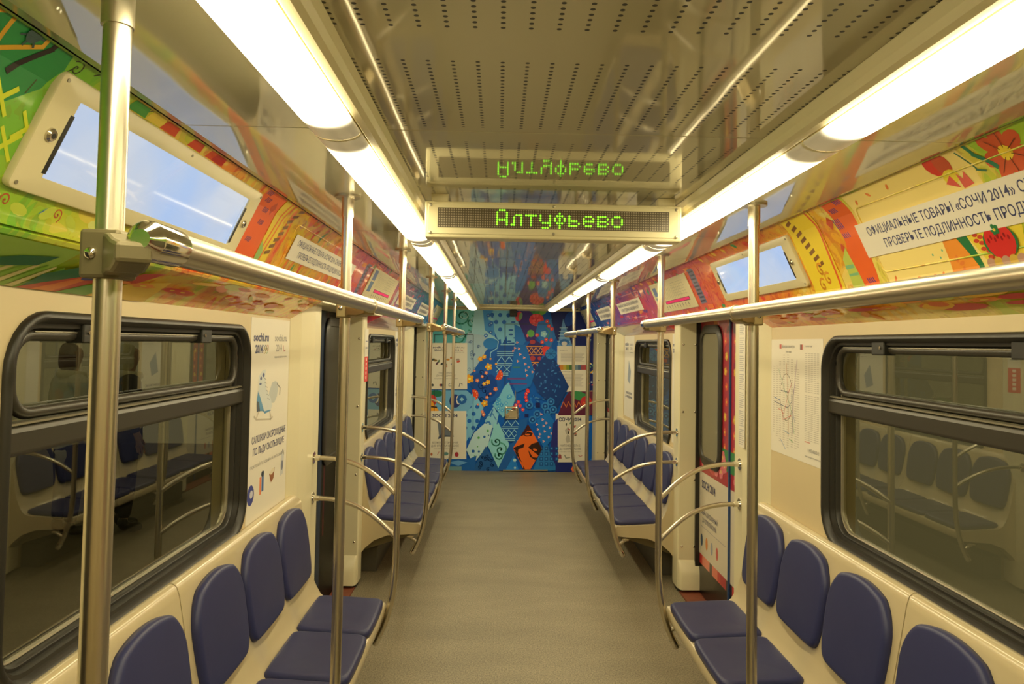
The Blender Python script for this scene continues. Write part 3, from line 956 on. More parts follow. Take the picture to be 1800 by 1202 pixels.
def bench(s, y0, y1, label, group):
    t = thing('three_seat_bench', label, 'bench', (s * 1.0, (y0 + y1) / 2, 0.19), group)
    mb = MB()
    n_ = 3
    L = y1 - y0
    e = (L - 3 * 0.475) / 2
    # shell: the back strip swells a little between the seats
    rows = []
    for k in range(0, 25):
        y = y0 + L * k / 24
        ph = ((y - y0 - e) / 0.475) % 1.0
        sw = 0.010 * (math.cos(2 * PI * ph))
        rows.append([(s * (x - (sw if 4 < i < 10 else 0)), y, z + (sw * 0.5 if 6 < i < 11 else 0)) for i, (x, z) in enumerate(SHELL)])
    mb.grid(rows, True, 0, True)
    sh = mb.build('seat_shell', M['shell'], t, smooth=True, angle=50)
    A = Vector((0, 1, 0))
    p0, p1 = Vector((s * 1.142, 0, 0.588)), Vector((s * 1.199, 0, 0.966))
    B = (p1 - p0).normalized(); N = Vector((-s * B.z, 0, s * B.x)) if s > 0 else Vector((B.z, 0, -B.x))
    N = Vector((-s * abs(B.z), 0, abs(B.x)))
    q0, q1 = Vector((s * 0.740, 0, 0.440)), Vector((s * 1.088, 0, 0.458))
    B2 = (q1 - q0).normalized(); N2 = Vector((-s * abs(B2.z), 0, abs(B2.x)))
    for k in range(3):
        y = y0 + e + 0.475 * (k + 0.5)
        mb = MB(); pad(mb, chaikin(back_outline()), p0 + Vector((0, y, 0)), A, B, N, 0.034, 0.004)
        mb.build('backrest', M['vinyl'], t, smooth=True, angle=180)
        mb = MB(); pad(mb, chaikin(seat_outline()), q0 + Vector((0, y, 0)), A, B2, N2, 0.036, -0.006)
        mb.build('seat', M['vinyl'], t, smooth=True, angle=180)
    # cast brackets that carry the shell from the wall
    for y in (y0 + 0.10, y1 - 0.10):
        mb = MB()
        mb.prism([(1.248, 0.30), (1.248, 0.195), (0.84, 0.325), (0.78, 0.362), (0.95, 0.356)], y - 0.012, y + 0.012, s)
        mb.build('support_bracket', M['bracket'], t)
    return t
BEN = [(0.99, 2.462, 'nearest the camera'), (2.468, 3.945, 'beside the near door'), (5.63, 7.105, 'just past the near door'), (7.111, 8.585, 'closest to the end wall')]
for s, side in SIDES:
    for y0, y1, where in BEN:
        bench(s, y0, y1, 'blue padded three-seat bench along the %s wall, %s' % (side, where), 'three-seat benches along the %s wall' % side)
    for (y0, y1) in ((1.02, 3.9), (5.9, 8.5)):
        mb = MB(); mb.box((min(s * 1.10, s * 1.249), y0, 0.0), (max(s * 1.10, s * 1.249), y1, 0.185))
        tag(mb.build('heater_box', M['under'], bevel=0.004), 'long grey heater box on the floor under the %s %s benches' % ('near' if y0 < 2 else 'far', side), 'heater')

# ------------------------------------------------------------------ grab poles and rails
XP, XR, ZR = 0.69, 0.577, 1.9215
POLES = [(0.985, 'start'), (2.492, 'mid'), (3.932, 'end'), (5.597, 'start'), (7.1225, 'mid'), (8.506, 'end')]
pn = ['nearest the camera', 'at the middle of the near benches', 'at the door end of the near benches', 'at the door end of the far benches', 'at the middle of the far benches', 'closest to the end wall']
def bez(p0, p1, p2, p3, n=14):
    P = [Vector(p) for p in (p0, p1, p2, p3)]
    return [P[0] * (1 - t) ** 3 + P[1] * 3 * t * (1 - t) ** 2 + P[2] * 3 * t * t * (1 - t) + P[3] * t ** 3 for t in (k / n for k in range(n + 1))]
for s, side in SIDES:
    for k, (y, kind) in enumerate(POLES):
        t = thing('grab_pole', 'upright steel grab pole on the %s side, %s' % (side, pn[k]), 'pole', (s * XP, y, 0.25), 'upright grab poles on the %s side' % side)
        mb = MB()
        path = [(s * XP, y, ZC - 0.002), (s * XP, y, 1.5), (s * XP, y, 0.86)] + bez((s * XP, y, 0.80), (s * XP, y, 0.56), (s * (XP + 0.004), y, 0.41), (s * (XP + 0.095), y, 0.245), 14)
        mb.tube(path, 0.0175, 18)
        mb.build('tube', M['steel'], t, smooth=True, angle=60)
        mb = MB(); mb.disc((s * XP, y, ZC - 0.008), (0, 0, 1), 0.043, 0.008, 24)
        mb.build('ceiling_flange', M['alu'], t)
        mb = MB(); mb.tube([(s * XP, y, ZC - 0.075), (s * XP, y, ZC - 0.008)], 0.0205, 18)
        mb.build('sleeve', M['steel'], t, smooth=True, angle=60)
        # cap and short arm under the bench
        mb = MB()
        e = Vector((s * (XP + 0.095), y, 0.245)); d = Vector((s * 0.48, 0, -0.87)).normalized()
        mb.tube([e - d * 0.03, e + d * 0.012, e + d * 0.02], [0.0195, 0.0195, 0.014], 16)
        mb.build('end_cap', M['chrome'], t, smooth=True, angle=50)
        mb = MB(); mb.tube([(s * (XP + 0.060), y, 0.312), (s * (XP + 0.115), y - 0.012, 0.352)], 0.011, 12)
        mb.disc((s * (XP + 0.115), y - 0.012, 0.351), (0, 0, 1), 0.026, 0.006, 14)
        mb.build('foot_bracket', M['steel'], t, smooth=True, angle=50)
        # sleeve and swept arm that hold the handrail
        mb = MB()
        z0, z1 = (1.886, 1.950)
        sq = [(-0.026, -0.026), (0.026, -0.026), (0.026, 0.026), (-0.026, 0.026)]
        mb.grid([[(s * XP + a, y + c, z) for a, c in sq] for z in (z0, z1)], True, 0, True)
        armrows = []
        A0, B0 = Vector((s * (XP - 0.016), y - 0.002, 0)), Vector((s * (XR + 0.004), y - 0.155, 0))
        dv = (B0 - A0).normalized(); nv = Vector((-dv.y, dv.x, 0))
        for q, (zz0, zz1), wv in ((0.0, (z0 + 0.003, z1 - 0.003), 0.022), (0.3, (z0 + 0.005, z1 - 0.010), 0.021), (0.62, (ZR - 0.034, ZR + 0.006), 0.020), (1.0, (ZR - 0.028, ZR - 0.004), 0.019)):
            c_ = A0 + (B0 - A0) * q
            armrows.append([c_ - nv * wv + Vector((0, 0, zz0)), c_ + nv * wv + Vector((0, 0, zz0)), c_ + nv * wv + Vector((0, 0, zz1)), c_ - nv * wv + Vector((0, 0, zz1))])
        mb.grid(armrows, True, 0, True)
        br = mb.build('rail_bracket', M['bracket'] if k == 0 else M['bronze'], t, bevel=0.005)
        mb = MB(); mb.disc((s * (XP + 0.010), y - 0.0255, (z0 + z1) / 2), (0, -1, 0), 0.0075, 0.006, 14, 1)
        mb.build('screw', M['chrome'], br, smooth=True)
        if kind != 'mid':
            yf = {'start': y - 0.055, 'end': y + 0.165}[kind]
            for z in (1.165, 0.945):
                f = Vector((s * 1.175, yf, z)); g = Vector((s * (XP + 0.012), y, z - 0.155))
                mb = MB()
                mb.tube(bez(f, f + Vector((-s * 0.20, 0, 0.006)), g + Vector((s * 0.155, (yf - y) * 0.5, 0.125)), g, 16), 0.0125, 14)
                arc = mb.build('grab_arc', M['steel'], t, smooth=True, angle=60)
                mb = MB(); mb.disc(f + Vector((s * 0.001, 0, 0)), (-s, 0, 0), 0.033, 0.005, 20)
                mb.tube([f, f + Vector((-s * 0.035, 0, 0))], 0.0155, 14)
                mb.build('wall_flange', M['chrome'], arc, smooth=True, angle=50)
    for i, (y0, y1) in enumerate(((0.835, 3.80), (5.44, 8.30))):
        t = thing('handrail', 'horizontal steel handrail above the %s %s benches' % ('near' if i == 0 else 'far', side), 'handrail', (s * XR, (y0 + y1) / 2, ZR), 'overhead handrails')
        mb = MB(); mb.tube([(s * XR, y0 + 0.03, ZR), (s * XR, y1 - 0.02, ZR)], 0.0205, 24)
        mb.build('tube', M['steel'], t, smooth=True, angle=60)
        for e, d in ((y0, 1), (y1, -1)):
            mb = MB(); mb.tube([(s * XR, e, ZR), (s * XR, e + d * 0.014, ZR), (s * XR, e + d * 0.016, ZR), (s * XR, e + d * 0.085, ZR)], [0.011, 0.0225, 0.0235, 0.0235], 24)
            mb.build('end_cap', M['chrome'], t, smooth=True, angle=35)
        mid = (2.492, 7.1225)[i]
        mb = MB(); mb.tube([(s * XR, mid - 0.175, ZR), (s * XR, mid - 0.163, ZR)], 0.0235, 24)
        mb.build('joint_collar', M['steel'], t, smooth=True, angle=40)

# ------------------------------------------------------------------ station display under the ceiling
YD = 2.406
disp = thing('station_display', 'long cream ceiling display with green dot-matrix lettering', 'display', (0, YD + 0.03, ZC))
ZT, ZBt, HW = 2.272, 2.152, 0.421
mb = MB(); mb.box((-HW, YD, ZBt), (HW, YD + 0.075, ZT))
hous = mb.build('housing', M['frame_cream'], disp, bevel=0.006, segs=3)
mb = MB(); mb.box((-HW + 0.01, YD - 0.003, ZBt + 0.012), (HW - 0.01, YD + 0.001, ZT - 0.008))
face = mb.build('front_plate', M['frame_cream'], disp, bevel=0.002)
SX0, SX1 = -48 * LED_P, 48 * LED_P
SZ0 = 2.186
SZ1 = SZ0 + 8 * LED_P
mb = MB(); mb.box((SX0 - 0.002, YD - 0.0042, SZ0 - 0.001), (SX1 + 0.002, YD - 0.002, SZ1 + 0.001))
scr = MB.build(mb, 'screen', M['led_screen'], disp)
scr.data.transform(Matrix.Translation((0 - SX0, 0, -SZ0 + wloc(disp).z)))
scr.location = (SX0, 0, SZ0 - wloc(disp).z)
LIT = {24: (1, 2, 3, 4, 5, 6), 25: (0, 4), 26: (0, 4), 27: (0, 4), 28: (1, 2, 3, 4, 5, 6),
       30: (6,), 31: (3, 4, 5, 6), 32: (2,), 33: (2,), 34: (2, 3, 4, 5, 6),
       36: (2,), 37: (2,), 38: (2, 3, 4, 5, 6), 39: (2,), 40: (2,),
       42: (2, 3, 4), 43: (5, 7), 44: (5, 7), 45: (5, 7), 46: (2, 3, 4, 5, 6),
       48: (3, 4), 49: (2, 5), 50: (1, 2, 3, 4, 5, 6, 7), 51: (2, 5), 52: (3, 4),
       54: (2, 3, 4, 5, 6), 55: (4, 6), 56: (4, 6), 57: (4, 6), 58: (5,),
       60: (3, 4, 5), 61: (2, 4, 6), 62: (2, 4, 6), 63: (2, 4, 6), 64: (3, 4),
       66: (2, 3, 4, 5, 6), 67: (2, 4, 6), 68: (2, 4, 6), 69: (2, 4, 6), 70: (3, 5),
       72: (3, 4, 5), 73: (2, 6), 74: (2, 6), 75: (2, 6), 76: (3, 4, 5)}
mb = MB()
for cI, rows in LIT.items():
    for r in rows:
        cx_, cz_ = SX0 + (cI + 0.5) * LED_P, SZ1 - (r + 0.5) * LED_P
        mb.face([(cx_ + 0.0032 * math.cos(a), YD - 0.0048, cz_ + 0.0032 * math.sin(a)) for a in (2 * PI * k / 10 for k in range(10))])
tag_o = mb.build('lit_lettering', M['led_green'], scr)
for X, Z in ((-0.402, 2.258), (0.402, 2.258), (-0.402, 2.168), (0.402, 2.168), (0.0, 2.260), (0.0, 2.170)):
    mb = MB(); mb.disc((X, YD - 0.003, Z), (0, -1, 0), 0.005, 0.003, 12, 1)
    mb.build('screw', M['alu'], disp, smooth=True)
for X in (-0.375, 0.375):
    mb = MB(); mb.box((X - 0.028, YD + 0.02, ZT - 0.002), (X + 0.028, YD + 0.06, ZC))
    mb.build('hanger', M['frame_cream'], disp, bevel=0.002)

# ------------------------------------------------------------------ lit screens on the cove
def cove_plane(s):
    U = Vector((-s * 0.087, 0, 0.187)).normalized()
    O = Vector((s * 1.072, 0, 2.075))
    return O, U
def screen(s, y0, y1, v0, v1, g, label):
    O, U = cove_plane(s)
    N = Vector((-s * U.z, 0, U.x * s)) if False else Vector((-s * 0.187, 0, -0.087)).normalized()
    P = lambda y, v, h: O + U * v + Vector((0, y, 0)) + N * h
    t = thing('lit_screen', label, 'screen', tuple(P((y0 + y1) / 2, v0, 0)), 'lit screens on the sloping cove')
    mb = MB()
    rows = []
    for inset, h in ((0, 0.0), (0, 0.010), (0.002, 0.013), (0.006, 0.0145)):
        rows.append([P(a, c, h) for a, c in rrect(y0 + inset, v0 + inset, y1 - inset, v1 - inset, 0.016 - inset)])
    gy0, gy1, gv0, gv1 = g
    inner = rrect(gy0, gv0, gy1, gv1, 0.004)
    rows.append([P(a, c, 0.0145) for a, c in inner]); rows.append([P(a, c, 0.009) for a, c in inner])
    mb.grid(rows, True)
    mb.build('frame', M['frame_cream'], t, smooth=True, angle=35)
    mb = MB(); mb.face([P(a, c, 0.0095) for a, c in rrect(gy0 - 0.002, gv0 - 0.002, gy1 + 0.002, gv1 + 0.002, 0.004)])
    mb.build('panel', M['screen'], t, recalc=False)
    # dark slot at each end of the picture and a round lock beside it
    for e, d in ((gy0, -1), (gy1, 1)):
        mb = MB()
        mb.grid([[P(e - d * 0.004, gv0 + 0.008, h) , P(e + d * 0.008, gv0 + 0.008, h), P(e + d * 0.008, gv1 - 0.03, h), P(e - d * 0.004, gv1 - 0.03, h)] for h in (0.0142, 0.0152)], True, 0, True)
        mb.build('slot', M['black'], t)
        mb = MB(); c0 = P(e + d * 0.036, (v0 + v1) / 2, 0.0145)
        mb.tube([c0, c0 + N * 0.004, c0 + N * 0.008], [0.0135, 0.0135, 0.010], 18)
        lk = mb.build('lock', M['chrome'], t, smooth=True, angle=40)
        mb = MB(); mb.disc(c0 + N * 0.0078, N, 0.0055, 0.0008, 12); mb.build('keyhole', M['black'], lk)
    for a in (y0 + 0.016, (y0 + y1) / 2, y1 - 0.016):
        for c in (v0 + 0.014, v1 - 0.014):
            mb = MB(); mb.disc(P(a, c, 0.0145), N, 0.004, 0.002, 10); mb.build('screw', M['alu'], t)
screen(-1, 1.327, 2.446, 0.006, 0.241, (1.402, 2.357, 0.043, 0.203), 'large pale blue lit screen on the left cove nearest the camera')
screen(1, 2.934, 4.012, -0.010, 0.214, (3.014, 3.942, 0.028, 0.182), 'smaller-looking blue lit screen on the right cove behind the grab pole')

# ------------------------------------------------------------------ print on the cove: flowers, stripes, strips of paper, route diagrams
def cove_clip(i):
    return [(0, SEAMS[i] + 0.004, 1), (0, SEAMS[i + 1] - 0.004, -1), (1, PV[-1] + 0.002, 1), (1, PV[0] - 0.004, -1)]
VC = sorted(PV[1:-1])
def place_art(s, i, art):
    art.build('print', cove_map(s), PANELS[s][i], vcuts=VC, clip=cove_clip(i), lift=0.00006)

def folk_flower(a, u, v, r, col, dark):
    a.flower(u, v, r, 7, col, (245, 215, 60), random.uniform(0, 1), 0.30)
    for k in range(7):
        t = k * 2 * PI / 7
        a.line([(u + r * .2 * math.cos(t), v + r * .2 * math.sin(t)), (u + r * .75 * math.cos(t), v + r * .75 * math.sin(t))], r * .03, dark)

# left, lime panel nearest the camera (y 1.02 .. 2.66)
a = Art()
a.poly([(1.0, 0.33), (1.0, -0.08), (1.14, -0.08), (1.16, 0.0), (1.22, 0.12), (1.31, 0.19), (1.33, 0.24), (1.30, 0.33)], (42, 140, 75))
for p in ([(1.0, .20), (1.10, .25), (1.20, .31)], [(1.13, .33), (1.16, .27), (1.17, .21)], [(1.17, .21), (1.25, .255), (1.24, .31)]):
    a.line(p, 0.009, (215, 165, 50))
a.line([(1.0, .205), (1.17, .20), (1.19, .19)], 0.010, (40, 35, 35)); a.line([(1.27, .31), (1.27, .26), (1.22, .19)], 0.012, (40, 35, 35))
a.line([(1.0, .19), (1.14, .195), (1.16, .15)], 0.006, (225, 220, 195))
for (u, v) in ((1.10, .285), (1.215, .265)):
    for k in range(7):
        t = k * 0.9
        a.line([(u, v), (u + .026 * math.cos(t), v + .026 * math.sin(t))], 0.004, (60, 85, 85))
    a.ell(u, v, .016, .017, (65, 90, 92))
a.ell(1.03, .09, .075, .075, (40, 30, 35), 20); a.ell(1.02, .09, .062, .062, (215, 60, 40), 20)
a.line([(1.03, .13), (1.075, .11), (1.03, .085)], 0.012, (235, 230, 215)); a.line([(1.04, .04), (1.075, .075)], 0.010, (225, 150, 60))
for k in range(9):
    u, v = 1.12 + 0.03 * k, [0.05, 0.09, 0.02, 0.12, -0.02][k % 5]
    a.line([(u, v), (u + .05, v + .05)], .010, (205, 215, 50)); a.line([(u + .05, v), (u, v + .05)], .008, (205, 215, 50))
for (u, v) in ((1.20, .115), (1.24, .10), (1.17, .06), (1.35, .255)):
    a.spiral(u, v, .018, 1.4, .003, (60, 75, 35), 0)
a.line([(1.33, .225), (1.345, .255)], .003, (60, 75, 35)); a.line([(1.28, .17), (1.29, .20)], .003, (60, 75, 35))
for k in range(7):
    a.line([(1.40 + k * .055, .262), (1.425 + k * .055, .285)], 0.0035, (70, 85, 40))
for u, c in ((1.58, (70, 160, 70)), (1.66, (235, 210, 80)), (1.73, (215, 75, 45)), (1.88, (205, 70, 45)), (1.99, (215, 80, 40)), (2.03, (190, 40, 40))):
    a.poly([(u - .035, .245), (u + .045, .245), (u + .035, .275), (u + .01, .288), (u - .02, .282)], c)
for k in range(16):
    u = 1.15 + k * .085
    a.ell(u, -0.022 - .008 * (k % 2), .026, .012, random.choice([(185, 200, 70), (210, 215, 120), (120, 175, 60)]), 10, random.uniform(-.6, .6))
for k in range(6):
    a.spiral(1.20 + k * .16, -.02, .016, 1.5, .003, (190, 85, 55), k, 1 if k % 2 else -1)
for u in (1.22, 1.27, 1.46, 1.70):
    a.poly([(u, -.03), (u + .012, -.02), (u + .026, -.01), (u + .014, -.022)], (45, 105, 175))
# orange block with stepped ornament past the screen
a.poly([(2.455, .33), (2.70, .33), (2.70, -.08), (2.455, -.08)], (232, 96, 36))
for (u, v) in ((2.52, .235), (2.555, .20), (2.565, .155), (2.53, .085), (2.49, .26)):
    for q in range(4):
        a.line([(u - .02 + q * .012, v - .008), (u - .012 + q * .012, v + .008)], .005, (75, 60, 130))
a.poly([(2.585, .22), (2.61, .245), (2.635, .22), (2.61, .19)], (190, 60, 35))
place_art(-1, 2, a)
# left, yellow-orange panel above the near bench
a = Art()
a.poly([(2.66, .33), (2.76, .33), (2.80, .10), (2.78, -.08), (2.66, -.08)], (232, 205, 60))
for u in (2.70, 2.735):
    a.line([(u + .05, .31), (u + .02, .18), (u - .03, -.03)], .012, (230, 110, 40))
for k in range(8):
    u, v = 2.885 - k * .016, .262 - k * .028
    a.poly([(u - .034, v + .001), (u + .018, v + .014), (u + .020, v - .001), (u - .030, v - .013)], (128, 84, 40))
a.poly([(2.67, .10), (2.72, .06), (2.70, -.02), (2.66, -.03)], (150, 190, 110))
a.ell(2.92, .02, .10, .03, (240, 175, 60), 12, .7)
for k in range(16):
    u, v = random.uniform(3.05, 4.2), random.choice([random.uniform(.2, .29), random.uniform(-.05, .05)])
    a.ell(u, v, .035, .012, random.choice([(225, 70, 40), (240, 200, 60), (60, 140, 80), (240, 150, 50)]), 10, random.uniform(0.6, 1.4))
for k in range(10):
    u = 3.0 + k * .12
    a.spiral(u, .22 + .03 * (k % 2), .022, 1.3, .004, (150, 90, 40), k)
    a.line([(u, -.06), (u + .06, .06)], .004, (70, 110, 50))
place_art(-1, 3, a)
# right, yellow panel nearest the camera
a = Art()
a.poly([(1.0, .33), (1.0, -.08), (1.62, -.08), (1.66, .05), (1.72, .20), (1.76, .33)], (165, 205, 60))
a.poly([(1.80, .33), (1.76, .1), (1.80, -.08), (2.36, -.08), (2.40, .33)], (244, 222, 140))
folk_flower(a, 1.655, .215, .075, (214, 92, 52), (110, 60, 40))
folk_flower(a, 1.40, .24, .08, (214, 92, 52), (110, 60, 40)); folk_flower(a, 1.2, .1, .09, (225, 110, 60), (110, 60, 40))
a.line([(1.77, .30), (1.75, .24), (1.70, .19)], .012, (45, 130, 95)); a.line([(1.80, .26), (1.77, .20), (1.74, .19)], .005, (60, 120, 90))
a.ell(1.90, .245, .040, .030, (218, 62, 48), 12, .5); a.ell(1.87, .245, .030, .036, (200, 85, 55), 12, .1); a.ell(1.83, .29, .035, .018, (214, 80, 50), 10)
a.ell(1.87, .205, .032, .022, (235, 215, 60), 10); a.poly([(1.90, .19), (1.875, .21), (1.85, .17)], (222, 90, 80)); a.poly([(1.85, .21), (1.83, .19), (1.82, .21), (1.80, .17), (1.84, .165)], (222, 100, 85))
a.poly([(2.02, .06), (1.96, .05), (1.90, -.05), (2.03, -.05)], (238, 150, 55))
a.poly([(1.97, .065), (1.92, .06), (1.89, -.06), (1.90, -.07)], (40, 120, 70))
a.poly([(1.93, .07), (1.70, .07), (1.74, -.05), (1.86, -.06)], (232, 210, 70))
for k in range(12):
    a.ell(1.90 - .005 * k - .012 * (k % 3), .05 - .008 * k, .011, .006, (205, 70, 50), 8)
a.ell(1.80, .012, .060, .045, (40, 120, 70), 16); a.ell(1.80, .014, .052, .050, (214, 48, 46), 16)
a.flower(1.80, .045, .016, 5, (40, 120, 70), (225, 200, 70))
for k in range(7):
    a.ell(1.765 + .012 * k, .02 + .007 * (k % 2), .004, .007, (150, 25, 35), 7)
for k in range(5):
    a.ell(1.86 - k * .028, -.038, .016, .014, (212, 175, 75) if k % 2 else (190, 150, 130), 10)
for k in range(10):
    a.ell(random.uniform(1.95, 2.36), random.choice([random.uniform(.2, .29), random.uniform(-.06, .03)]), .012, .006, (232, 130, 60), 7, random.uniform(0, 3))
for u, v in ((2.06, .0), (2.09, .012), (2.04, .02)):
    a.ell(u, v, .004, .004, (110, 180, 150), 7)
a.poly([(2.42, .33), (2.40, .15), (2.43, -.08), (2.61, -.08), (2.53, .12), (2.56, .33)], (236, 104, 40))
for (u, v) in ((2.50, .235), (2.525, .195), (2.515, .175), (2.50, .14), (2.44, .26), (2.47, -.03)):
    for q in range(4):
        a.line([(u - .02 + q * .012, v - .008), (u - .012 + q * .012, v + .008)], .005, (75, 60, 150))
a.poly([(2.60, .20), (2.575, .225), (2.55, .20), (2.575, .17)], (205, 80, 40)); a.poly([(2.58, .10), (2.565, .12), (2.55, .10), (2.565, .07)], (205, 80, 40))
a.poly([(2.61, -.08), (2.52, -.08), (2.55, .10), (2.60, .06)], (190, 205, 90)); a.line([(2.60, .03), (2.55, .03)], .014, (130, 190, 140)); a.line([(2.60, .0), (2.54, .0)], .010, (130, 190, 140))
place_art(1, 2, a)
# right, orange panel with the screen
a = Art()
a.poly([(2.66, .33), (2.92, .33), (2.92, -.08), (2.66, -.08)], (240, 214, 50))
a.line([(2.70, .32), (2.675, .18), (2.70, -.07)], .014, (226, 96, 40))
for k in range(8):
    u, v = 2.862 - k * .013, .252 - k * .027
    a.poly([(u + .034, v + .001), (u - .018, v + .014), (u - .020, v - .001), (u + .030, v - .013)], (132, 86, 40))
for (u, v) in ((2.80, .04), (2.77, .0), (2.83, -.02)):
    a.spiral(u, v, .03, 1.2, .010, (236, 165, 50), 1.0)
for k in range(14):
    a.ell(random.uniform(2.95, 4.2), random.choice([.24, .255, -.035, -.05]), .03, .012, random.choice([(225, 70, 40), (240, 190, 60), (70, 150, 90), (240, 150, 50)]), 10, random.uniform(0, .6))
place_art(1, 3, a)
# further panels: stepped textile ornament in reds, purples and blues
PAL = {4: [(215, 70, 45), (240, 150, 50), (220, 90, 110), (90, 150, 90), (235, 120, 40)], 5: [(200, 40, 80), (230, 120, 150), (130, 50, 120), (240, 150, 60), (90, 60, 150)],
       6: [(90, 60, 160), (200, 70, 120), (60, 110, 190), (150, 90, 170), (230, 120, 120)], 7: [(40, 90, 180), (110, 170, 220), (30, 50, 130), (90, 130, 200), (180, 200, 230)]}
for s in (-1, 1):
    for i in (4, 5, 6, 7):
        a = Art(); rd = random.Random(i * 10 + s)
        y0, y1 = SEAMS[i], SEAMS[i + 1]
        for k in range(34):
            u, v = rd.uniform(y0, y1), rd.choice([rd.uniform(.20, .30), rd.uniform(-.06, .03), rd.uniform(0, .25)])
            c = rd.choice(PAL[i])
            if rd.random() < .5:
                a.rect(u - rd.uniform(.02, .09), v - .012, u + rd.uniform(.02, .09), v + .014, c)
            else:
                a.poly([(u - .04, v), (u, v + .03), (u + .04, v), (u, v - .03)], c)
        if i == 4:                                   # grey stepped ornament beside the diagram
            u0 = 4.40 if s > 0 else 4.50
            a.rect(u0, .0, u0 + .12, .23, (128, 122, 150))
            for q in range(9):
                a.rect(u0 + .015, .012 + q * .024, u0 + .12 - .02 * (q % 2), .022 + q * .024, (55, 55, 80))
        if i == 5 and s < 0:
            a.rect(6.03, .02, 6.16, .17, (205, 200, 190)); a.rect(6.02, -.01, 6.14, .015, (120, 130, 165))
        place_art(s, i, a)
# lower soffit prints
for s, side in SIDES:
    for bi, (y0, y1) in enumerate(SEC):
        so = bpy.data.objects['trim_%d' % (3 + bi + (0 if s < 0 else 5))]
        a = Art(); rd = random.Random(33 + s + bi)
        def smap(u, v, h, s=s):
            p = Vector((s * (1.10 + 0.15 * v), u, 2.0 - 0.0835 * v)) 
            return p + Vector((-s * 0.486, 0, -0.874)) * (h + 0.001)
        if s < 0 and bi == 0:
            a.rect(y0, 0, 1.66, 1, (150, 190, 80))
            for k in range(9):
                u = 1.45 + .03 * k
                a.poly([(u - .02, 1), (u + .01, 1), (u + .04, .45), (u + .03, .4)], (120, 175, 40) if k % 2 else (205, 200, 140))
            a.poly([(1.40, .55), (1.52, .30), (1.62, .20), (1.60, .45), (1.48, .60)], (26, 104, 70))
            a.poly([(1.66, .95), (1.66, .6), (1.74, .3), (1.86, .12), (1.84, .42), (1.74, .75)], (28, 110, 76))
            a.poly([(1.64, 1), (1.70, .8), (1.86, .35), (1.94, .2), (1.90, .5), (1.80, 1)], (196, 60, 50))
            a.poly([(1.70, .98), (1.80, .55), (1.84, .5), (1.78, .98)], (226, 120, 50)); a.ell(1.84, .52, .03, .09, (60, 70, 150), 10, .3); a.ell(1.87, .33, .03, .06, (60, 70, 150), 10, .3)
            a.poly([(1.79, 1), (1.86, .72), (1.98, .52), (1.96, .85), (1.92, 1)], (84, 160, 70))
            a.poly([(1.92, 1), (2.02, .5), (2.2, .3), (2.24, 1)], (228, 190, 60)); a.poly([(1.92, .62), (2.0, .2), (2.1, .1), (2.04, .5)], (190, 50, 46))
        for k in range(46):
            u = rd.uniform(y0 + .05, y1 - .05)
            if s < 0 and bi == 0 and u < 2.2:
                continue
            if s < 0 and u < 1.75:
                c = rd.choice([(50, 140, 80), (130, 185, 60), (190, 205, 90), (210, 70, 60), (35, 110, 80)])
            elif bi == 0:
                c = rd.choice([(240, 190, 60), (220, 110, 50), (205, 60, 60), (190, 190, 90), (235, 150, 60)])
            else:
                c = rd.choice([(210, 110, 110), (220, 150, 110), (200, 70, 80), (220, 180, 130)])
            a.ell(u, rd.uniform(.1, .85), rd.uniform(.02, .12), rd.uniform(.05, .14), c, 10, rd.uniform(-.5, .5))
        for k in range(10):
            u = rd.uniform(y0 + .1, y1 - .1)
            a.flower(u, .5, .07, 6, rd.choice([(205, 60, 60), (230, 140, 60)]), (240, 210, 80), k)
        if bi == 0:
            a.build('print', smap, so, clip=[(0, y0 + .01, 1), (0, y1 - .01, -1), (1, 0.02, 1), (1, 0.97, -1)], lift=0.00006)

def cove_sheet(s, y0, y1, v0, v1, name, label, cat, group, lines=None, diagram=False, h=0.0042, skew=0.0):
    O, U = cove_plane(s)
    N = Vector((-s * 0.187, 0, -0.087)).normalized()
    # reading direction: +y on the left side, -y on the right side
    if s < 0:
        mp = lambda u, v, hh=0.0: O + U * (v0 + v) + Vector((0, y0 + u, 0)) + N * (h + hh)
    else:
        mp = lambda u, v, hh=0.0: O + U * (v0 + v) + Vector((0, y1 - u, 0)) + N * (h + hh)
    t = thing(name, label, cat, tuple(mp((y1 - y0) / 2, 0)), group)
    Wd, Hh = y1 - y0, v1 - v0
    mb = MB()
    q = [(0, 0), (Wd, 0), (Wd, Hh), (0, Hh)]
    mb.grid([[mp(a, c, -0.0012 if not diagram else -0.004) for a, c in q], [mp(a, c, 0.0) for a, c in q]], True, 0, True)
    mb.build('sheet', M['paper'] if not diagram else M['frame_cream'], t)
    if lines:
        mb = MB()
        for (body, u0, u1, vb, hh) in lines:
            add_text(mb, body, u0, vb, u1, hh, mp, 0.0004, 0.008)
        mb.build('lettering', M['ink'], t)
    if diagram:
        a = Art()
        a.rect(.30, .055, .97, .080, (60, 15, 45)); a.rect(.31, .059, .96, .077, (255, 25, 140))
        a.rect(.06, .05, .17, .12, (95, 125, 165)); a.rect(.06, .13, .17, .20, (95, 120, 175))
        for k in range(16):
            a.rect(.26 + k * .045, .095, .262 + k * .045, .20, (150, 150, 130))
        for k in range(13):
            a.line([(.27 + k * .045, .088), (.30 + k * .045, .17)], .004, (120, 118, 105))
        for k in range(6):
            a.rect(.62, .105 + k * .018, .97, .1065 + k * .018, (150, 148, 130))
        for k in range(9):
            a.rect(.28 + k * .075, .018, .31 + k * .075, .020, (130, 70, 60)); a.rect(.285 + k * .075, .026, .30 + k * .075, .045, (125, 118, 105))
        a.build('line_diagram', mp, t, M['print'], lift=0.0002)
    return t
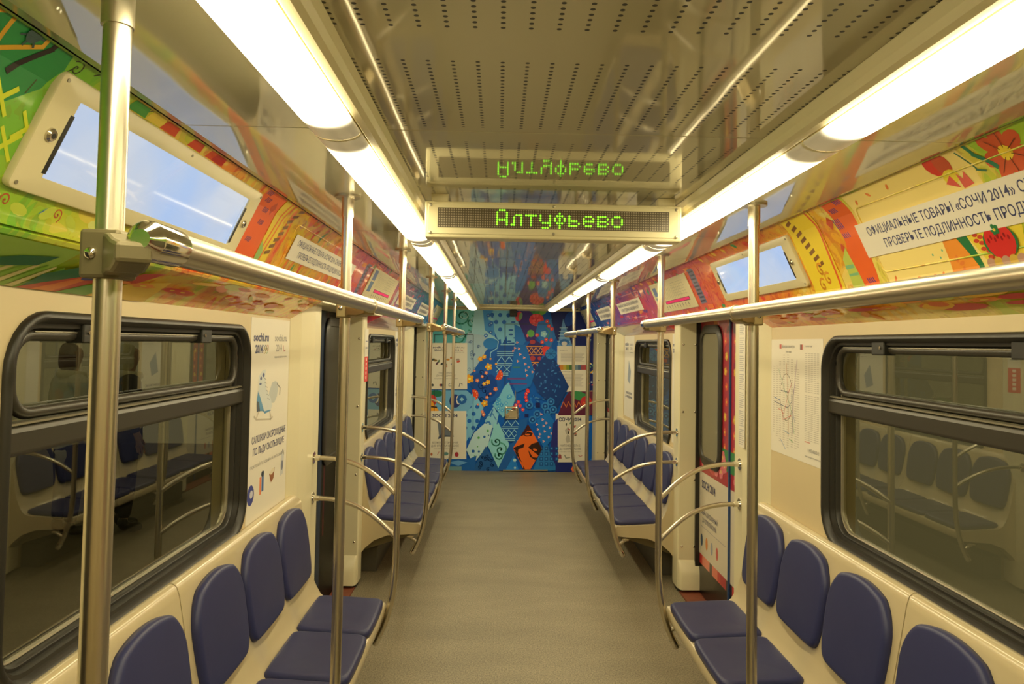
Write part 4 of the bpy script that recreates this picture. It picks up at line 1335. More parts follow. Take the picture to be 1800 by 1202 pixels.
L1, L2 = 'ОФИЦИАЛЬНЫЕ ТОВАРЫ «СОЧИ 2014» СНАБЖЕНЫ ЗНАКОМ', 'ПРОВЕРЬТЕ ПОДЛИННОСТЬ ПРОДУКЦИИ НА САЙТЕ'
def strip(s, y0, y1, v0, v1, label):
    Wd, H = y1 - y0, v1 - v0
    k = Wd / 1.23
    return cove_sheet(s, y0, y1, v0, v1, 'paper_strip', label, 'sign', 'white notice strips on the cove', [(L1, .06 * k, 1.13 * k, H * .60, H * .24), (L2, .13 * k, 1.06 * k, H * .18, H * .24)])
strip(-1, 2.99, 4.22, 0.070, 0.179, 'white notice strip with blue lettering on the left orange cove, nearest the camera')
strip(-1, 6.22, 7.36, 0.055, 0.165, 'white notice strip on the left purple cove, second from the camera')
strip(-1, 7.86, 8.94, 0.045, 0.170, 'white notice strip on the left blue cove, near the end wall')
strip(1, 1.19, 2.42, 0.046, 0.163, 'big white notice strip with blue lettering on the right yellow cove')
strip(1, 6.22, 7.40, 0.048, 0.160, 'white notice strip on the right pink cove, second from the camera')
strip(1, 7.86, 8.92, 0.030, 0.172, 'white notice strip on the right blue cove, near the end wall')
cove_sheet(-1, 4.74, 5.85, 0.018, 0.248, 'route_diagram', 'cream line diagram with a magenta bar on the left cove above the near door', 'route map', 'line diagrams on the cove', diagram=True, h=0.006)
cove_sheet(1, 4.59, 5.67, -0.012, 0.218, 'route_diagram', 'cream line diagram with a magenta bar on the right cove above the near door', 'route map', 'line diagrams on the cove', diagram=True, h=0.006)
cove_sheet(-1, 9.42, 10.42, -0.012, 0.230, 'route_diagram', 'cream line diagram on the left blue cove beside the end wall', 'route map', 'line diagrams on the cove', diagram=True, h=0.006)
cove_sheet(1, 9.50, 10.46, -0.020, 0.230, 'route_diagram', 'cream line diagram on the right blue cove beside the end wall', 'route map', 'line diagrams on the cove', diagram=True, h=0.006)

# ------------------------------------------------------------------ posters on the walls
def wall_map(s, y0, y1, z0, d=0.0015):
    X = s * (W - d)
    return plane_map((X, y0, z0), (0, 1, 0), (0, 0, 1)) if s < 0 else plane_map((X, y1, z0), (0, -1, 0), (0, 0, 1))
def sheet(mp, Wd, H, t, m='paper', th=0.0012):
    mb = MB(); q = [(0, 0), (Wd, 0), (Wd, H), (0, H)]
    mb.grid([[mp(a, c, -th) for a, c in q], [mp(a, c, 0.0) for a, c in q]], True, 0, True)
    return mb.build('sheet', M[m], t)
def letters(mp, t, items, m='ink', bold=0.012, lift=0.0006):
    mb = MB()
    for (body, u0, u1, vb, h) in items:
        add_text(mb, body, u0, vb, u1, h, mp, lift, bold)
    return mb.build('lettering', M[m], t)
def rings(a, u, v, r, cols):
    for k, c in enumerate(cols):
        uu, vv = (u + k * 2.3 * r, v) if k < 3 else (u + 1.15 * r + (k - 3) * 2.3 * r, v - r)
        pts = [(uu + r * math.cos(q), vv + r * math.sin(q)) for q in (2 * PI * j / 10 for j in range(11))]
        a.line(pts, r * .3, c)
RC = [(90, 130, 180), (80, 80, 80), (200, 120, 110), (215, 190, 110), (120, 165, 120)]
def sochi_head(mp, t, Wd, H):
    """blue and grey pair of headings with small rings."""
    letters(mp, t, [('sochi.ru', Wd * .06, Wd * .42, H * .885, H * .040), ('2014', Wd * .10, Wd * .27, H * .825, H * .040)], 'ink', 0.035)
    letters(mp, t, [('sochi.ru', Wd * .58, Wd * .92, H * .885, H * .036), ('2014', Wd * .62, Wd * .78, H * .830, H * .036), ('паралимпийские игры', Wd * .58, Wd * .92, H * .795, H * .010)], 'grey_ink', 0.02)
    a = Art(); rings(a, Wd * .30, H * .850, Wd * .022, RC)
    a.line([(Wd * .82, H * .86), (Wd * .84, H * .83), (Wd * .88, H * .835)], Wd * .012, (190, 130, 130))
    return a

# left wall: poster with a figure skate
t = thing('poster', 'white poster with a figure skate on the left wall beside the near window', 'poster', (-W, 3.53, 1.0))
mp = wall_map(-1, 3.235, 3.825, 1.0)
Wd, H = 0.59, 0.905
sheet(mp, Wd, H, t)
a = sochi_head(mp, t, Wd, H)
SK = len(a.s)
# skate: boot, tongue, second boot behind, laces, blade
a.poly([(.30, .375), (.36, .37), (.40, .42), (.42, .50), (.41, .54), (.37, .56), (.32, .55), (.28, .48), (.27, .42)], (190, 196, 196))
a.poly([(.125, .335), (.10, .42), (.12, .52), (.12, .62), (.17, .665), (.215, .67), (.21, .60), (.235, .50), (.30, .42), (.33, .35), (.30, .31), (.22, .30), (.20, .33)], (208, 214, 214))
a.poly([(.125, .335), (.10, .42), (.115, .50), (.15, .44), (.19, .36), (.21, .32), (.30, .32), (.31, .31), (.22, .298), (.19, .325)], (95, 150, 190))
a.poly([(.105, .33), (.10, .42), (.13, .41), (.15, .33)], (80, 92, 105))
for k in range(6):
    a.line([(.19 + k * .012, .60 - k * .035), (.225 + k * .012, .585 - k * .035)], .004, (120, 125, 130))
a.ell(.15, .60, .012, .016, (70, 80, 130)); a.ell(.185, .625, .016, .018, (80, 90, 140)); a.ell(.145, .555, .016, .01, (90, 100, 140))
a.line([(.07, .30), (.10, .27), (.31, .235), (.34, .25)], .014, (190, 182, 165)); a.line([(.13, .33), (.10, .28)], .012, (200, 190, 170)); a.line([(.29, .305), (.32, .245)], .012, (200, 190, 170))
a.line([(.40, .53), (.45, .49), (.445, .43)], .010, (120, 120, 115))
a.s[SK:] = [([(u, .43 + (v - .235) * .55) for u, v in p], c, l) for p, c, l in a.s[SK:]]
SK = len(a.s)
# small pictures along the foot
a.ell(.055, .012 + .06, .045, .045, (60, 70, 150), 16); a.ell(.065, .075, .022, .018, (200, 200, 215), 12)
a.rect(.175, .05, .20, .13, (225, 130, 90)); a.rect(.205, .06, .235, .15, (70, 110, 170)); a.ell(.215, .14, .02, .014, (40, 50, 70))
a.poly([(.315, .12), (.40, .14), (.385, .09), (.345, .075)], (150, 95, 60)); a.ell(.36, .127, .035, .012, (225, 215, 190), 12, .2)
a.poly([(.49, .08), (.54, .085), (.55, .18), (.50, .19)], (200, 202, 205)); a.line([(.50, .185), (.53, .21), (.545, .18)], .005, (110, 115, 125)); a.ell(.52, .13, .018, .025, (120, 125, 145))
a.s[SK:] = [([(u, v + .05) for u, v in p], c, l) for p, c, l in a.s[SK:]]
a.build('picture', mp, t, M['print'], lift=0.00015)
letters(mp, t, [('САПОЖКИ СКОРОХОДНЫЕ', .05, .56, .345, .030), ('ПО ЛЬДУ СКОЛЬЗЯЩИЕ', .07, .54, .292, .030)], 'ink', 0.015)
letters(mp, t, [('ПОКУПАЙТЕ ТОВАРЫ В МАГАЗИНАХ', .04, .55, .235, .013)], 'grey_ink', 0.01)

# matching posters at the far bench windows
for s, y0, y1, lab in ((1, 5.87, 6.03, 'white poster edge with blue lettering on the right wall behind the near door pillar'), (-1, 7.72, 8.30, 'pale poster on the left wall beyond the far window'), (1, 7.74, 8.32, 'silvery shiny poster on the right wall beyond the far window')):
    t = thing('poster', lab, 'poster', (s * W, (y0 + y1) / 2, 1.03))
    mp = wall_map(s, y0, y1, 1.03)
    sheet(mp, y1 - y0, 0.88, t)
    if y1 - y0 < .3:
        letters(mp, t, [('sochi', .02, .14, .78, .03), ('2014', .02, .12, .73, .03)], 'ink', .03)
    else:
        a = sochi_head(mp, t, y1 - y0, .88); a.poly([(.2, .4), (.35, .36), (.4, .5), (.27, .62)], (150, 160, 175)); a.build('picture', mp, t, M['print'], lift=.00015)
        letters(mp, t, [('ТОВАРЫ ЯРКИЕ', .1, .48, .25, .025), ('ДА НЕВИДАННЫЕ', .08, .5, .21, .025)])

# right wall: network map
t = thing('route_map', 'large pale metro network map on the right wall beside the near window', 'route map', (W, 3.53, 1.28))
mp = wall_map(1, 3.218, 3.830, 1.285)
Wd, H = 0.612, 0.570
sheet(mp, Wd, H, t)
a = Art()
a.rect(.11, .523, .135, .545, (190, 90, 85)); a.rect(.365, .520, .385, .545, (110, 70, 60)); a.rect(.385, .520, .40, .545, (205, 120, 110))
ring_ = [(.20 + .075 * math.cos(q), .285 + .115 * math.sin(q)) for q in (2 * PI * j / 24 for j in range(25))]
a.line(ring_[1:11], .004, (105, 90, 75)); a.line(ring_[13:23], .004, (105, 90, 75))
for pts, c in (([(.04, .255), (.16, .24), (.22, .235), (.27, .27), (.30, .34)], (80, 95, 120)), ([(.04, .275), (.12, .265)], (90, 120, 170)), ([(.12, .315), (.23, .31)], (70, 80, 100)),
               ([(.27, .36), (.22, .30), (.17, .20), (.14, .21)], (205, 120, 105)), ([(.10, .22), (.15, .215), (.16, .17), (.26, .20)], (205, 110, 95)), ([(.20, .45), (.22, .30), (.23, .10)], (200, 150, 110)),
               ([(.33, .47), (.29, .30), (.28, .12)], (170, 140, 180)), ([(.26, .30), (.28, .22), (.31, .17)], (150, 160, 190)), ([(.10, .42), (.17, .33), (.25, .25), (.30, .12)], (140, 180, 150)), ([(.24, .085), (.29, .075)], (90, 150, 90)),
               ([(.13, .07), (.19, .03)], (120, 150, 190)), ([(.17, .12), (.24, .11)], (130, 160, 180))):
    a.line(pts, .004, c)
for cx_, z0_, z1_ in ((.04, .10, .44), (.08, .08, .44), (.12, .06, .46), (.17, .05, .50), (.22, .04, .50), (.27, .05, .47), (.315, .05, .45), (.345, .06, .43)):
    z = z0_
    while z < z1_:
        a.rect(cx_ - .014, z, cx_ + .012, z + .0035, (196, 188, 176)); z += .011
for k in range(5):
    for j in range(46):
        if j == 24:
            continue
        a.rect(.42 + k * .032, .105 + j * .0088, .445 + k * .032, .1085 + j * .0088, (192, 186, 176))
a.rect(.42, .095, .48, .10, (205, 140, 130))
a.build('map_lines', mp, t, M['print'], lift=0.00012)
letters(mp, t, [('Московское метро', .14, .30, .527, .016), ('Схема линий', .19, .26, .505, .008), ('Указатель станций', .425, .50, .533, .008), ('8 (495) 688-02-93', .455, .575, .055, .016), ('единая справочная служба метрополитена', .425, .59, .03, .007)], 'grey_ink', .01)

# notice strip on the right door pillar and red sticker on the far left pillar
t = thing('paper_notice', 'narrow white printed rules sheet on the right pillar of the near door', 'notice', (1.175, 4.05, 1.26))
mpn = plane_map((1.1732, 4.123, 1.262), (0, -1, 0), (0, 0, 1))
sheet(mpn, 0.105, 0.71, t, th=0.0006)
a = Art()
for j in range(60):
    if j % 9 != 8:
        a.rect(.012, .015 + j * .0112, .012 + .08 * (0.7 + .3 * ((j * 7) % 5) / 4), .020 + j * .0112, (180, 178, 178))
a.build('text_lines', mpn, t, M['print'], lift=.0002)
t = thing('sticker', 'small red and white sticker on the left pillar past the near door', 'sticker', (-1.175, 5.60, 1.55))
mps = plane_map((-1.1735, 5.56, 1.50), (0, 1, 0), (0, 0, 1))
sheet(mps, .14, .40, t, th=.0005)
a = Art(); a.rect(.0, .0, .14, .19, (215, 60, 55))
for k in range(5):
    a.rect(.05, .02 + k * .034, .09, .042 + k * .034, (240, 215, 205))
a.rect(.03, .25, .11, .26, (130, 130, 150)); a.rect(.03, .30, .11, .31, (130, 130, 150))
a.build('picture', mps, t, M['print'], lift=.0002)

# ------------------------------------------------------------------ end wall with patchwork mural
mb = MB(); mb.box((-1.45, YE, 0), (1.45, YE + 0.1, 2.4))
wall_end = mb.build('wall_end', M['frame_cream'], kind='structure')
KX, KZ = 0.008095, 0.008067
def emap(u, v, h=0.0):
    # print units: 1/123 m, u to the right, v downwards, sheet hung about one degree out of true like the picture frame
    return Vector((-7.358 + KX * u + 0.0001467 * v, YE - 0.001 - h, 6.552 + 0.0001388 * u - KZ * v))
a = Art()
B1, B2_, B3, LB, NV, TL = (8, 92, 178), (18, 66, 140), (50, 130, 195), (128, 182, 212), (28, 38, 100), (96, 172, 172)
a.rect(740, 530, 1072, 830, B1)
for k in range(420):
    u, v = random.uniform(745, 1066), random.uniform(535, 828)
    if k % 3 == 0:
        a.ell(u, v, random.uniform(2, 5), random.uniform(.8, 1.6), random.choice([(20, 84, 160), (40, 124, 200), (16, 70, 146)]), 8, random.uniform(0, 3))
    elif k % 3 == 1:
        a.flower(u, v, random.uniform(2, 3.4), 5, random.choice([(34, 118, 196), (20, 82, 158)]), (70, 150, 210), k)
    else:
        a.line([(u - 3, v), (u, v - 4), (u + 3, v), (u, v + 4), (u - 3, v)], .8, random.choice([(60, 140, 204), (14, 66, 140)]))
def dia(cx, cy, w_, h_, c):
    a.poly([(cx - w_, cy), (cx, cy - h_), (cx + w_, cy), (cx, cy + h_)], c)
# ground patches
a.poly([(740, 530), (836, 530), (846, 552), (826, 604), (740, 604)], TL)
a.poly([(800, 530), (846, 530), (850, 545), (830, 580), (816, 590)], (120, 190, 185))
for (u, v, r, sg) in ((812, 556, 15, 1), (828, 566, 12, -1), (806, 590, 14, 1), (822, 590, 10, -1)):
    a.spiral(u, v, r, 1.3, 2.6, (60, 150, 125), 0.5, sg); a.spiral(u + 5, v - 4, r * .6, 1.1, 1.6, (190, 222, 214), 2, sg)
a.poly([(836, 530), (852, 530), (872, 600), (850, 620), (826, 604)], (170, 205, 222))
a.poly([(822, 585), (852, 590), (862, 602), (836, 650), (818, 664), (816, 610)], (176, 190, 196))
for k in range(16):
    a.spiral(random.uniform(820, 852), random.uniform(595, 650), random.uniform(2, 4.5), 1.2, .7, (70, 100, 165), k, 1)
a.poly([(848, 540), (872, 540), (884, 566), (868, 592), (852, 580)], (70, 145, 205))
for k in range(12):
    a.flower(random.uniform(850, 874), random.uniform(545, 592), 3.6, 6, random.choice([(150, 200, 228), (40, 105, 185)]), (220, 235, 245), k)
a.poly([(866, 536), (906, 536), (910, 552), (880, 610), (868, 580)], (132, 188, 214))
for (u, v) in ((865, 553), (879, 553.5), (893.5, 554), (872, 566), (886, 566), (879, 579), (885, 541), (899, 566)):
    a.ell(u, v, 3.7, 3.7, (36, 100, 178), 12)
a.poly([(836, 646), (866, 600), (880, 596), (886, 640), (880, 700), (852, 712), (822, 672)], (24, 92, 172))
a.ell(862, 604, 13, 10, (45, 125, 190), 14); a.line([(866, 590), (876, 600), (874, 612), (862, 620), (862, 628)], 1.5, (150, 195, 220))
a.ell(842, 672, 16, 16, (22, 78, 155), 16); a.ell(862, 678, 12, 20, (20, 70, 148), 14)
for k in range(7):
    a.spiral(846 + 6 * (k % 3), 655 + 8 * k, 6, 1.2, 1.4, (16, 52, 120), k)
# light geometric totem
a.poly([(900, 556), (908, 560), (920, 586), (906, 604), (892, 604), (888, 574)], (140, 192, 216))
for r_, row in enumerate(((902, 566, 4), (898, 580, 4.4), (911, 580, 4.4), (898, 588, 4.2), (910, 588, 4.2), (907, 594, 5), (895, 600, 4))):
    a.ell(row[0], row[1], row[2], 1.6, (36, 92, 168), 10)
a.poly([(868, 632), (880, 604), (904, 602), (908, 630), (900, 650), (888, 664), (876, 656)], (24, 84, 160))
for v in (606, 618, 621.5, 625, 639, 642, 656, 659.5):
    a.line([(874 if v > 610 else 880, v), (904 if v < 650 else 893, v)], 1.3, (158, 202, 224))
for k in range(3):
    u = 874 + k * 14
    a.line([(u, 637), (u + 7, 627), (u + 14, 637)], 1.1, (158, 202, 224)); a.line([(u - 2, 654), (u + 8, 644)], 1.1, (158, 202, 224)); a.line([(u - 2, 644), (u + 8, 654)], 1.1, (158, 202, 224))
a.poly([(904, 570), (918, 576), (924, 600), (914, 614), (905, 600)], (40, 118, 190))
# purple patch with peony
a.poly([(908, 536), (950, 536), (956, 560), (940, 600), (926, 600), (912, 568)], (66, 44, 118))
a.ell(945, 545, 12, 9, (70, 150, 75), 12); a.ell(935, 545, 7, 4, (60, 130, 70), 10, .6); a.ell(954, 549, 8, 4, (110, 165, 80), 10, -.5)
a.ell(943, 562, 13, 11, (215, 62, 74), 18)
for k in range(16):
    t_ = k * .7
    a.ell(943 + 9 * math.cos(t_) * (k % 4 + 1) / 4, 562 + 8 * math.sin(t_) * (k % 4 + 1) / 4, 3.2, 2.2, (228, 92, 98) if k % 2 else (198, 44, 66), 9, t_)
a.ell(912, 556, 6, 9, (205, 70, 84), 12, .3); a.ell(915, 556, 3, 7, (110, 150, 110), 10, .3)
a.ell(933, 586, 6.5, 6.5, (100, 175, 90), 14); a.ell(927, 590, 2, 3, (235, 120, 120))
# berry patch
a.poly([(946, 566), (968, 560), (978, 592), (966, 612), (952, 600), (940, 590)], (40, 116, 186))
a.flower(956, 587, 6, 5, (165, 208, 230), (215, 232, 242)); a.line([(960, 576), (966, 582), (962, 594)], 1.6, (80, 150, 110))
for (u, v) in ((962, 565), (965, 573), (944, 589), (953, 601.5), (960, 597), (969, 598), (970, 578)):
    a.ell(u, v, 3.3, 3.3, (220, 62, 60), 12); a.ell(u, v, 1.1, 1.1, (250, 190, 170), 8)
# eastern patch
a.poly([(926, 608), (938, 594), (952, 606), (956, 620), (944, 645), (938, 652), (920, 622)], (58, 40, 108))
for v in (609, 623.5, 637):
    a.line([(924, v), (954 if v < 630 else 948, v)], 1.5, (218, 146, 52))
for k in range(4):
    a.line([(926 + k * 8, 622), (934 + k * 8, 611)], 1.1, (218, 160, 80)); a.line([(926 + k * 8, 611), (934 + k * 8, 622)], 1.1, (205, 150, 90))
a.ell(936, 601, 5, 4, (165, 60, 72)); a.ell(936, 630, 5, 4.5, (165, 60, 72)); a.ell(948, 630, 3, 3.5, (170, 60, 72))
a.line([(940, 638), (946, 644), (940, 651), (934, 644), (940, 638)], 1.1, (220, 170, 100))
a.poly([(952, 612), (958, 608), (967, 610), (956, 626)], (220, 64, 62))
# night blue and lace on the right
a.poly([(966, 540), (1072, 540), (1072, 700), (1040, 690), (1000, 640), (976, 590)], NV)
a.poly([(990, 560), (1000, 590), (1006, 608), (980, 608), (984, 590)], (110, 150, 195))
for k in range(5):
    a.line([(984 - k, 576 + 6 * k), (998 + k, 576 + 6 * k)], 1.0, (190, 210, 225))
a.ell(992, 602, 9, 6, (60, 110, 170)); a.ell(992, 604, 5, 4, (205, 205, 205)); a.ell(1002, 560, 9, 14, (30, 70, 150), 12, .4)
for k in range(30):
    a.ell(random.uniform(1032, 1045), random.uniform(590, 712), random.uniform(1.2, 3.4), random.uniform(1, 2), random.choice([(215, 75, 85), (225, 185, 70), (90, 150, 110), (215, 110, 60), (190, 190, 200)]), 9, k)
a.poly([(1000, 688), (1046, 688), (1046, 730), (980, 730), (992, 700)], (92, 36, 66)); a.ell(1018, 696, 16, 8, (70, 140, 80), 12, .3); a.ell(1030, 706, 10, 10, (190, 55, 60), 12)
for k in range(5):
    a.line([(986 + k * 9, 716), (990 + k * 9, 706), (995 + k * 9, 716)], 1.0, (214, 120, 60))
# paisley navy field
a.poly([(944, 640), (966, 618), (980, 640), (1000, 680), (978, 720), (946, 690), (934, 664)], (26, 62, 122))
for k in range(46):
    a.ell(random.uniform(942, 984), random.uniform(632, 712), random.uniform(1.5, 3.6), 1.2, random.choice([(50, 112, 172), (70, 130, 186), (38, 84, 150)]), 8, random.uniform(0, 3))
a.ell(968, 622, 10, 10, (50, 128, 190), 8)
for k in range(8):
    a.line([(968, 622), (968 + 9 * math.cos(k * PI / 4), 622 + 9 * math.sin(k * PI / 4))], 1.0, (28, 84, 152))
# middle blue with pink sprigs
a.poly([(905, 606), (924, 606), (940, 655), (932, 680), (908, 690), (894, 664), (900, 640)], (26, 108, 184))
for (u, v) in ((905, 612), (912, 613), (914, 623), (921, 629), (910, 635), (923, 640), (929, 645.5), (924.5, 651), (936, 654), (926, 660), (902, 617), (909, 602)):
    for q in range(3):
        a.ell(u + 1.4 * math.cos(q * 2.1), v + 1.4 * math.sin(q * 2.1), 1.1, 1.1, (232, 170, 160), 7)
    a.ell(u, v, .7, .7, (205, 60, 70), 6)
a.rect(892, 664, 924, 667, (110, 70, 130)); a.rect(890, 673.5, 926, 676, (110, 70, 130)); a.line([(902, 646), (914, 646)], 2.5, (60, 120, 120))
# spotted light diamond lower left
a.poly([(832, 690), (846, 712), (846, 730), (820, 776), (808, 760), (812, 716)], LB); a.poly([(820, 700), (834, 690), (850, 716), (842, 742), (826, 772), (818, 740)], (132, 186, 212))
for (u, v) in ((825.5, 714.5), (832.5, 727.5), (839, 740), (825, 740), (832, 752), (839, 715), (846, 752), (838, 766), (818, 730), (818, 752)):
    a.ell(u, v, 3.7, 3.7, (34, 98, 176), 12)
a.poly([(866, 712), (878, 696), (886, 680), (894, 672), (906, 700), (900, 718), (884, 734), (876, 724)], (128, 190, 218))
for k in range(12):
    a.flower(random.uniform(874, 900), random.uniform(692, 728), 3.4, 6, random.choice([(60, 150, 205), (90, 170, 215)]), (200, 225, 240), k)
a.poly([(852, 740), (868, 714), (876, 730), (872, 752), (860, 752)], (150, 196, 220)); a.line([(852, 734), (866, 727), (872, 738)], 1.5, (60, 120, 180)); a.line([(866, 720), (862, 732)], 2.5, (60, 120, 180))
a.ell(858, 745, 5, 5, (60, 118, 182)); a.ell(858, 745, 2, 2, (180, 210, 225))
# white diamond with spots, green swirl diamond, paisley triangle
a.poly([(832, 815), (820, 790), (834, 760), (852, 744), (866, 748), (858, 782)], (196, 214, 220))
for (u, v, r, c) in ((857.5, 757, 2.2, (86, 160, 90)), (841.5, 769, 2.2, (86, 160, 90)), (851.5, 767.5, 2.2, (40, 96, 160)), (859, 765, 1.2, (40, 96, 160)), (832, 792.5, 2.8, (34, 90, 160)), (842, 793, 2, (34, 90, 160)), (834.5, 801, 1.2, (86, 160, 90)), (839.5, 784.5, 1.2, (86, 160, 90))):
    a.ell(u, v, r, r, c, 10)
dia(876, 782, 19, 40, (150, 205, 205)); a.poly([(870, 742), (880, 752), (895, 780), (877, 812), (858, 784)], (150, 205, 206))
for (u, v, r, sg) in ((873, 776, 9, 1), (880, 790, 12, -1), (878, 800, 8, 1)):
    a.spiral(u, v, r, 1.4, 2.4, (86, 162, 140), 1, sg)
a.poly([(830, 826), (854, 784), (874, 818), (878, 828), (830, 830)], (40, 92, 150))
for k in range(10):
    u, v = random.uniform(842, 868), random.uniform(800, 826)
    a.spiral(u, v, 3.6, 1.2, 1.3, (24, 58, 108), k)
a.poly([(874, 826), (895, 782), (912, 768), (902, 826)], (36, 92, 160)); a.poly([(888, 826), (903, 800), (912, 826)], (40, 124, 196)); a.flower(904.5, 808, 3, 6, (190, 214, 226), (230, 235, 235)); a.flower(905, 821.5, 2, 6, (190, 214, 226), (230, 235, 235))
# lower geometric totem
a.poly([(882, 748), (892, 738), (906, 738), (914, 752), (916, 766), (900, 776), (888, 772)], (26, 84, 156))
for v in (750, 753, 770.5, 774):
    a.line([(882, v), (911, v)], 1.2, (160, 204, 226))
for k in range(2):
    a.line([(885 + k * 14, 748), (892 + k * 14, 739), (899 + k * 14, 748)], 1.1, (160, 204, 226))
for k in range(3):
    a.line([(884 + k * 10, 755), (894 + k * 10, 768)], 1.1, (160, 204, 226)); a.line([(894 + k * 10, 755), (884 + k * 10, 768)], 1.1, (160, 204, 226))
a.poly([(914, 738), (928, 734), (926, 746), (914, 772), (904, 776)], (30, 96, 168))
# red currants
for (u, v) in ((927, 686), (925, 692), (924, 698), (925.5, 704), (911, 707), (907, 712), (914, 713.5), (928, 688), (903, 716), (919, 720)):
    a.ell(u, v, 3.1, 3.1, (222, 58, 66), 11); a.ell(u, v, .9, .9, (250, 200, 190), 7)
# octagon tiles, right of the handle
for (cx_, cy_) in ((930, 712), (944, 728), (936, 738), (958, 714), (968, 706), (972, 720), (962, 724)):
    a.ell(cx_, cy_, 7, 7, (54, 128, 190), 8, PI / 8); a.ell(cx_, cy_, 4.6, 4.6, (22, 70, 138), 8, PI / 8); a.ell(cx_, cy_, 2, 2, (80, 150, 205), 8)
a.rect(941, 708, 949, 716, (24, 34, 92)); a.rect(922, 728, 929, 734, (24, 34, 92))
a.poly([(944, 738), (962, 724), (974, 740), (972, 770), (956, 788), (946, 770)], (28, 112, 188))
for (u, v) in ((951, 728), (953.5, 737.5), (943.5, 746), (960, 743.5), (955, 748.5), (966, 751.5), (945, 754.5), (957, 758), (949, 763), (964, 768), (947, 768.5), (955, 775.5), (969, 762)):
    for q in range(3):
        a.ell(u + 1.3 * math.cos(q * 2.1), v + 1.3 * math.sin(q * 2.1), 1.1, 1.1, (230, 170, 165), 7)
a.poly([(972, 744), (980, 735), (980, 826), (966, 800)], (48, 48, 116))
a.poly([(952, 790), (962, 780), (968, 800), (980, 826), (936, 828), (944, 806)], (46, 118, 176))
for i_ in range(5):
    for j_ in range(5):
        u, v = 942 + i_ * 9, 788 + j_ * 9
        if u + (828 - v) * .35 > 950 and v < 824:
            a.rect(u - 3, v - 3, u + 3, v + 3, (28, 74, 138)); a.rect(u - 1.6, v - 1.6, u + 1.6, v + 1.6, (64, 136, 190))
# tiger-orange diamond
a.poly([(901.5, 787), (928, 745.5), (952.5, 789), (932, 824), (920, 824)], (226, 104, 40))
K = (52, 30, 24)
a.poly([(914, 767), (928, 745.5), (935, 757), (927, 757), (921, 764)], (66, 28, 32))
a.poly([(920, 764), (928, 758), (936, 761), (934, 766), (924, 767)], K); a.poly([(901.5, 787), (908, 784), (922, 779), (920, 786), (911, 789), (910, 795)], K); a.poly([(904, 790), (911, 796), (913, 806), (908, 800)], K)
a.poly([(928, 786), (934, 780), (946, 776), (952.5, 789), (946, 800), (936, 792)], K); a.poly([(928, 790), (936, 803), (945, 804), (940, 808), (931, 802)], K); a.poly([(913, 803), (917, 812), (911, 806)], K); a.poly([(920, 818), (922.5, 824), (919, 823)], K)
a.ell(940, 790, 4, 2, (226, 104, 40), 10, .3); a.ell(927, 763.5, 5, 1.6, (226, 104, 40), 10)
# yellow blossom sprays and red fans
for (u, v, r) in ((825.5, 666, 8), (859, 645, 6.5), (851, 627, 4), (844, 631, 4.5), (857.5, 672, 4.5), (851, 675, 3.5), (852, 709, 6), (872, 640, 2.2), (862, 631, 2)):
    a.flower(u, v, r, 5, (226, 162, 44), (246, 226, 120), .6, .40)
for (u, v, r) in ((854.5, 655.5, 3.2), (847.5, 662, 2.8), (839, 669, 3.4), (834, 652, 2), (871, 684, 4), (862, 692, 2.4), (856, 698.5, 3), (848, 724, 3), (850, 728.5, 3.4), (840, 711, 2)):
    a.flower(u, v, r, 5, (236, 130, 96), (250, 226, 190), .2, .40)
for (u, v, r0) in ((876, 659, .3), (833, 694, -.4)):
    a.poly([(u + 8 * math.cos(t_ + r0), v + 9.5 * math.sin(t_ + r0)) for t_ in (PI * .5 + PI * 1.15 * (k / 12) + PI for k in range(13))], (222, 72, 40))
    for q in range(5):
        t_ = PI * 1.5 + PI * 1.1 * (q + .5) / 5 + r0
        a.ell(u + 5.6 * math.cos(t_), v + 6.6 * math.sin(t_), 1.1, 1.1, (248, 180, 130), 7)
# left edge, lower strip
a.poly([(745, 686), (820, 686), (836, 700), (822, 724), (745, 724)], (120, 172, 205)); a.ell(766, 692, 14, 6, (40, 110, 80)); a.ell(760, 704, 8, 10, (196, 66, 60)); a.ell(800, 705, 10, 12, (46, 60, 120), 14); a.ell(806, 703, 4, 8, (225, 220, 215))
a.poly([(748, 724), (756, 700), (772, 722)], (230, 160, 50)); a.line([(752, 714), (768, 716)], 2.5, (60, 40, 30))
a.ell(812, 702, 9, 9, (40, 96, 165), 8); a.ell(812, 702, 4, 4, (150, 195, 220), 4)
a.poly([(786, 806), (824, 806), (838, 800), (834, 828), (786, 828)], (34, 96, 165)); a.poly([(790, 812), (806, 808), (822, 812), (806, 818)], (110, 160, 205)); a.rect(786, 819, 812, 826, (120, 150, 150)); a.rect(976, 812, 1034, 830, (36, 44, 110)); a.flower(1008, 824, 5, 6, (226, 112, 70), (240, 180, 90))
a.build('mural', emap, wall_end, M['mural'], ink_boost=True)

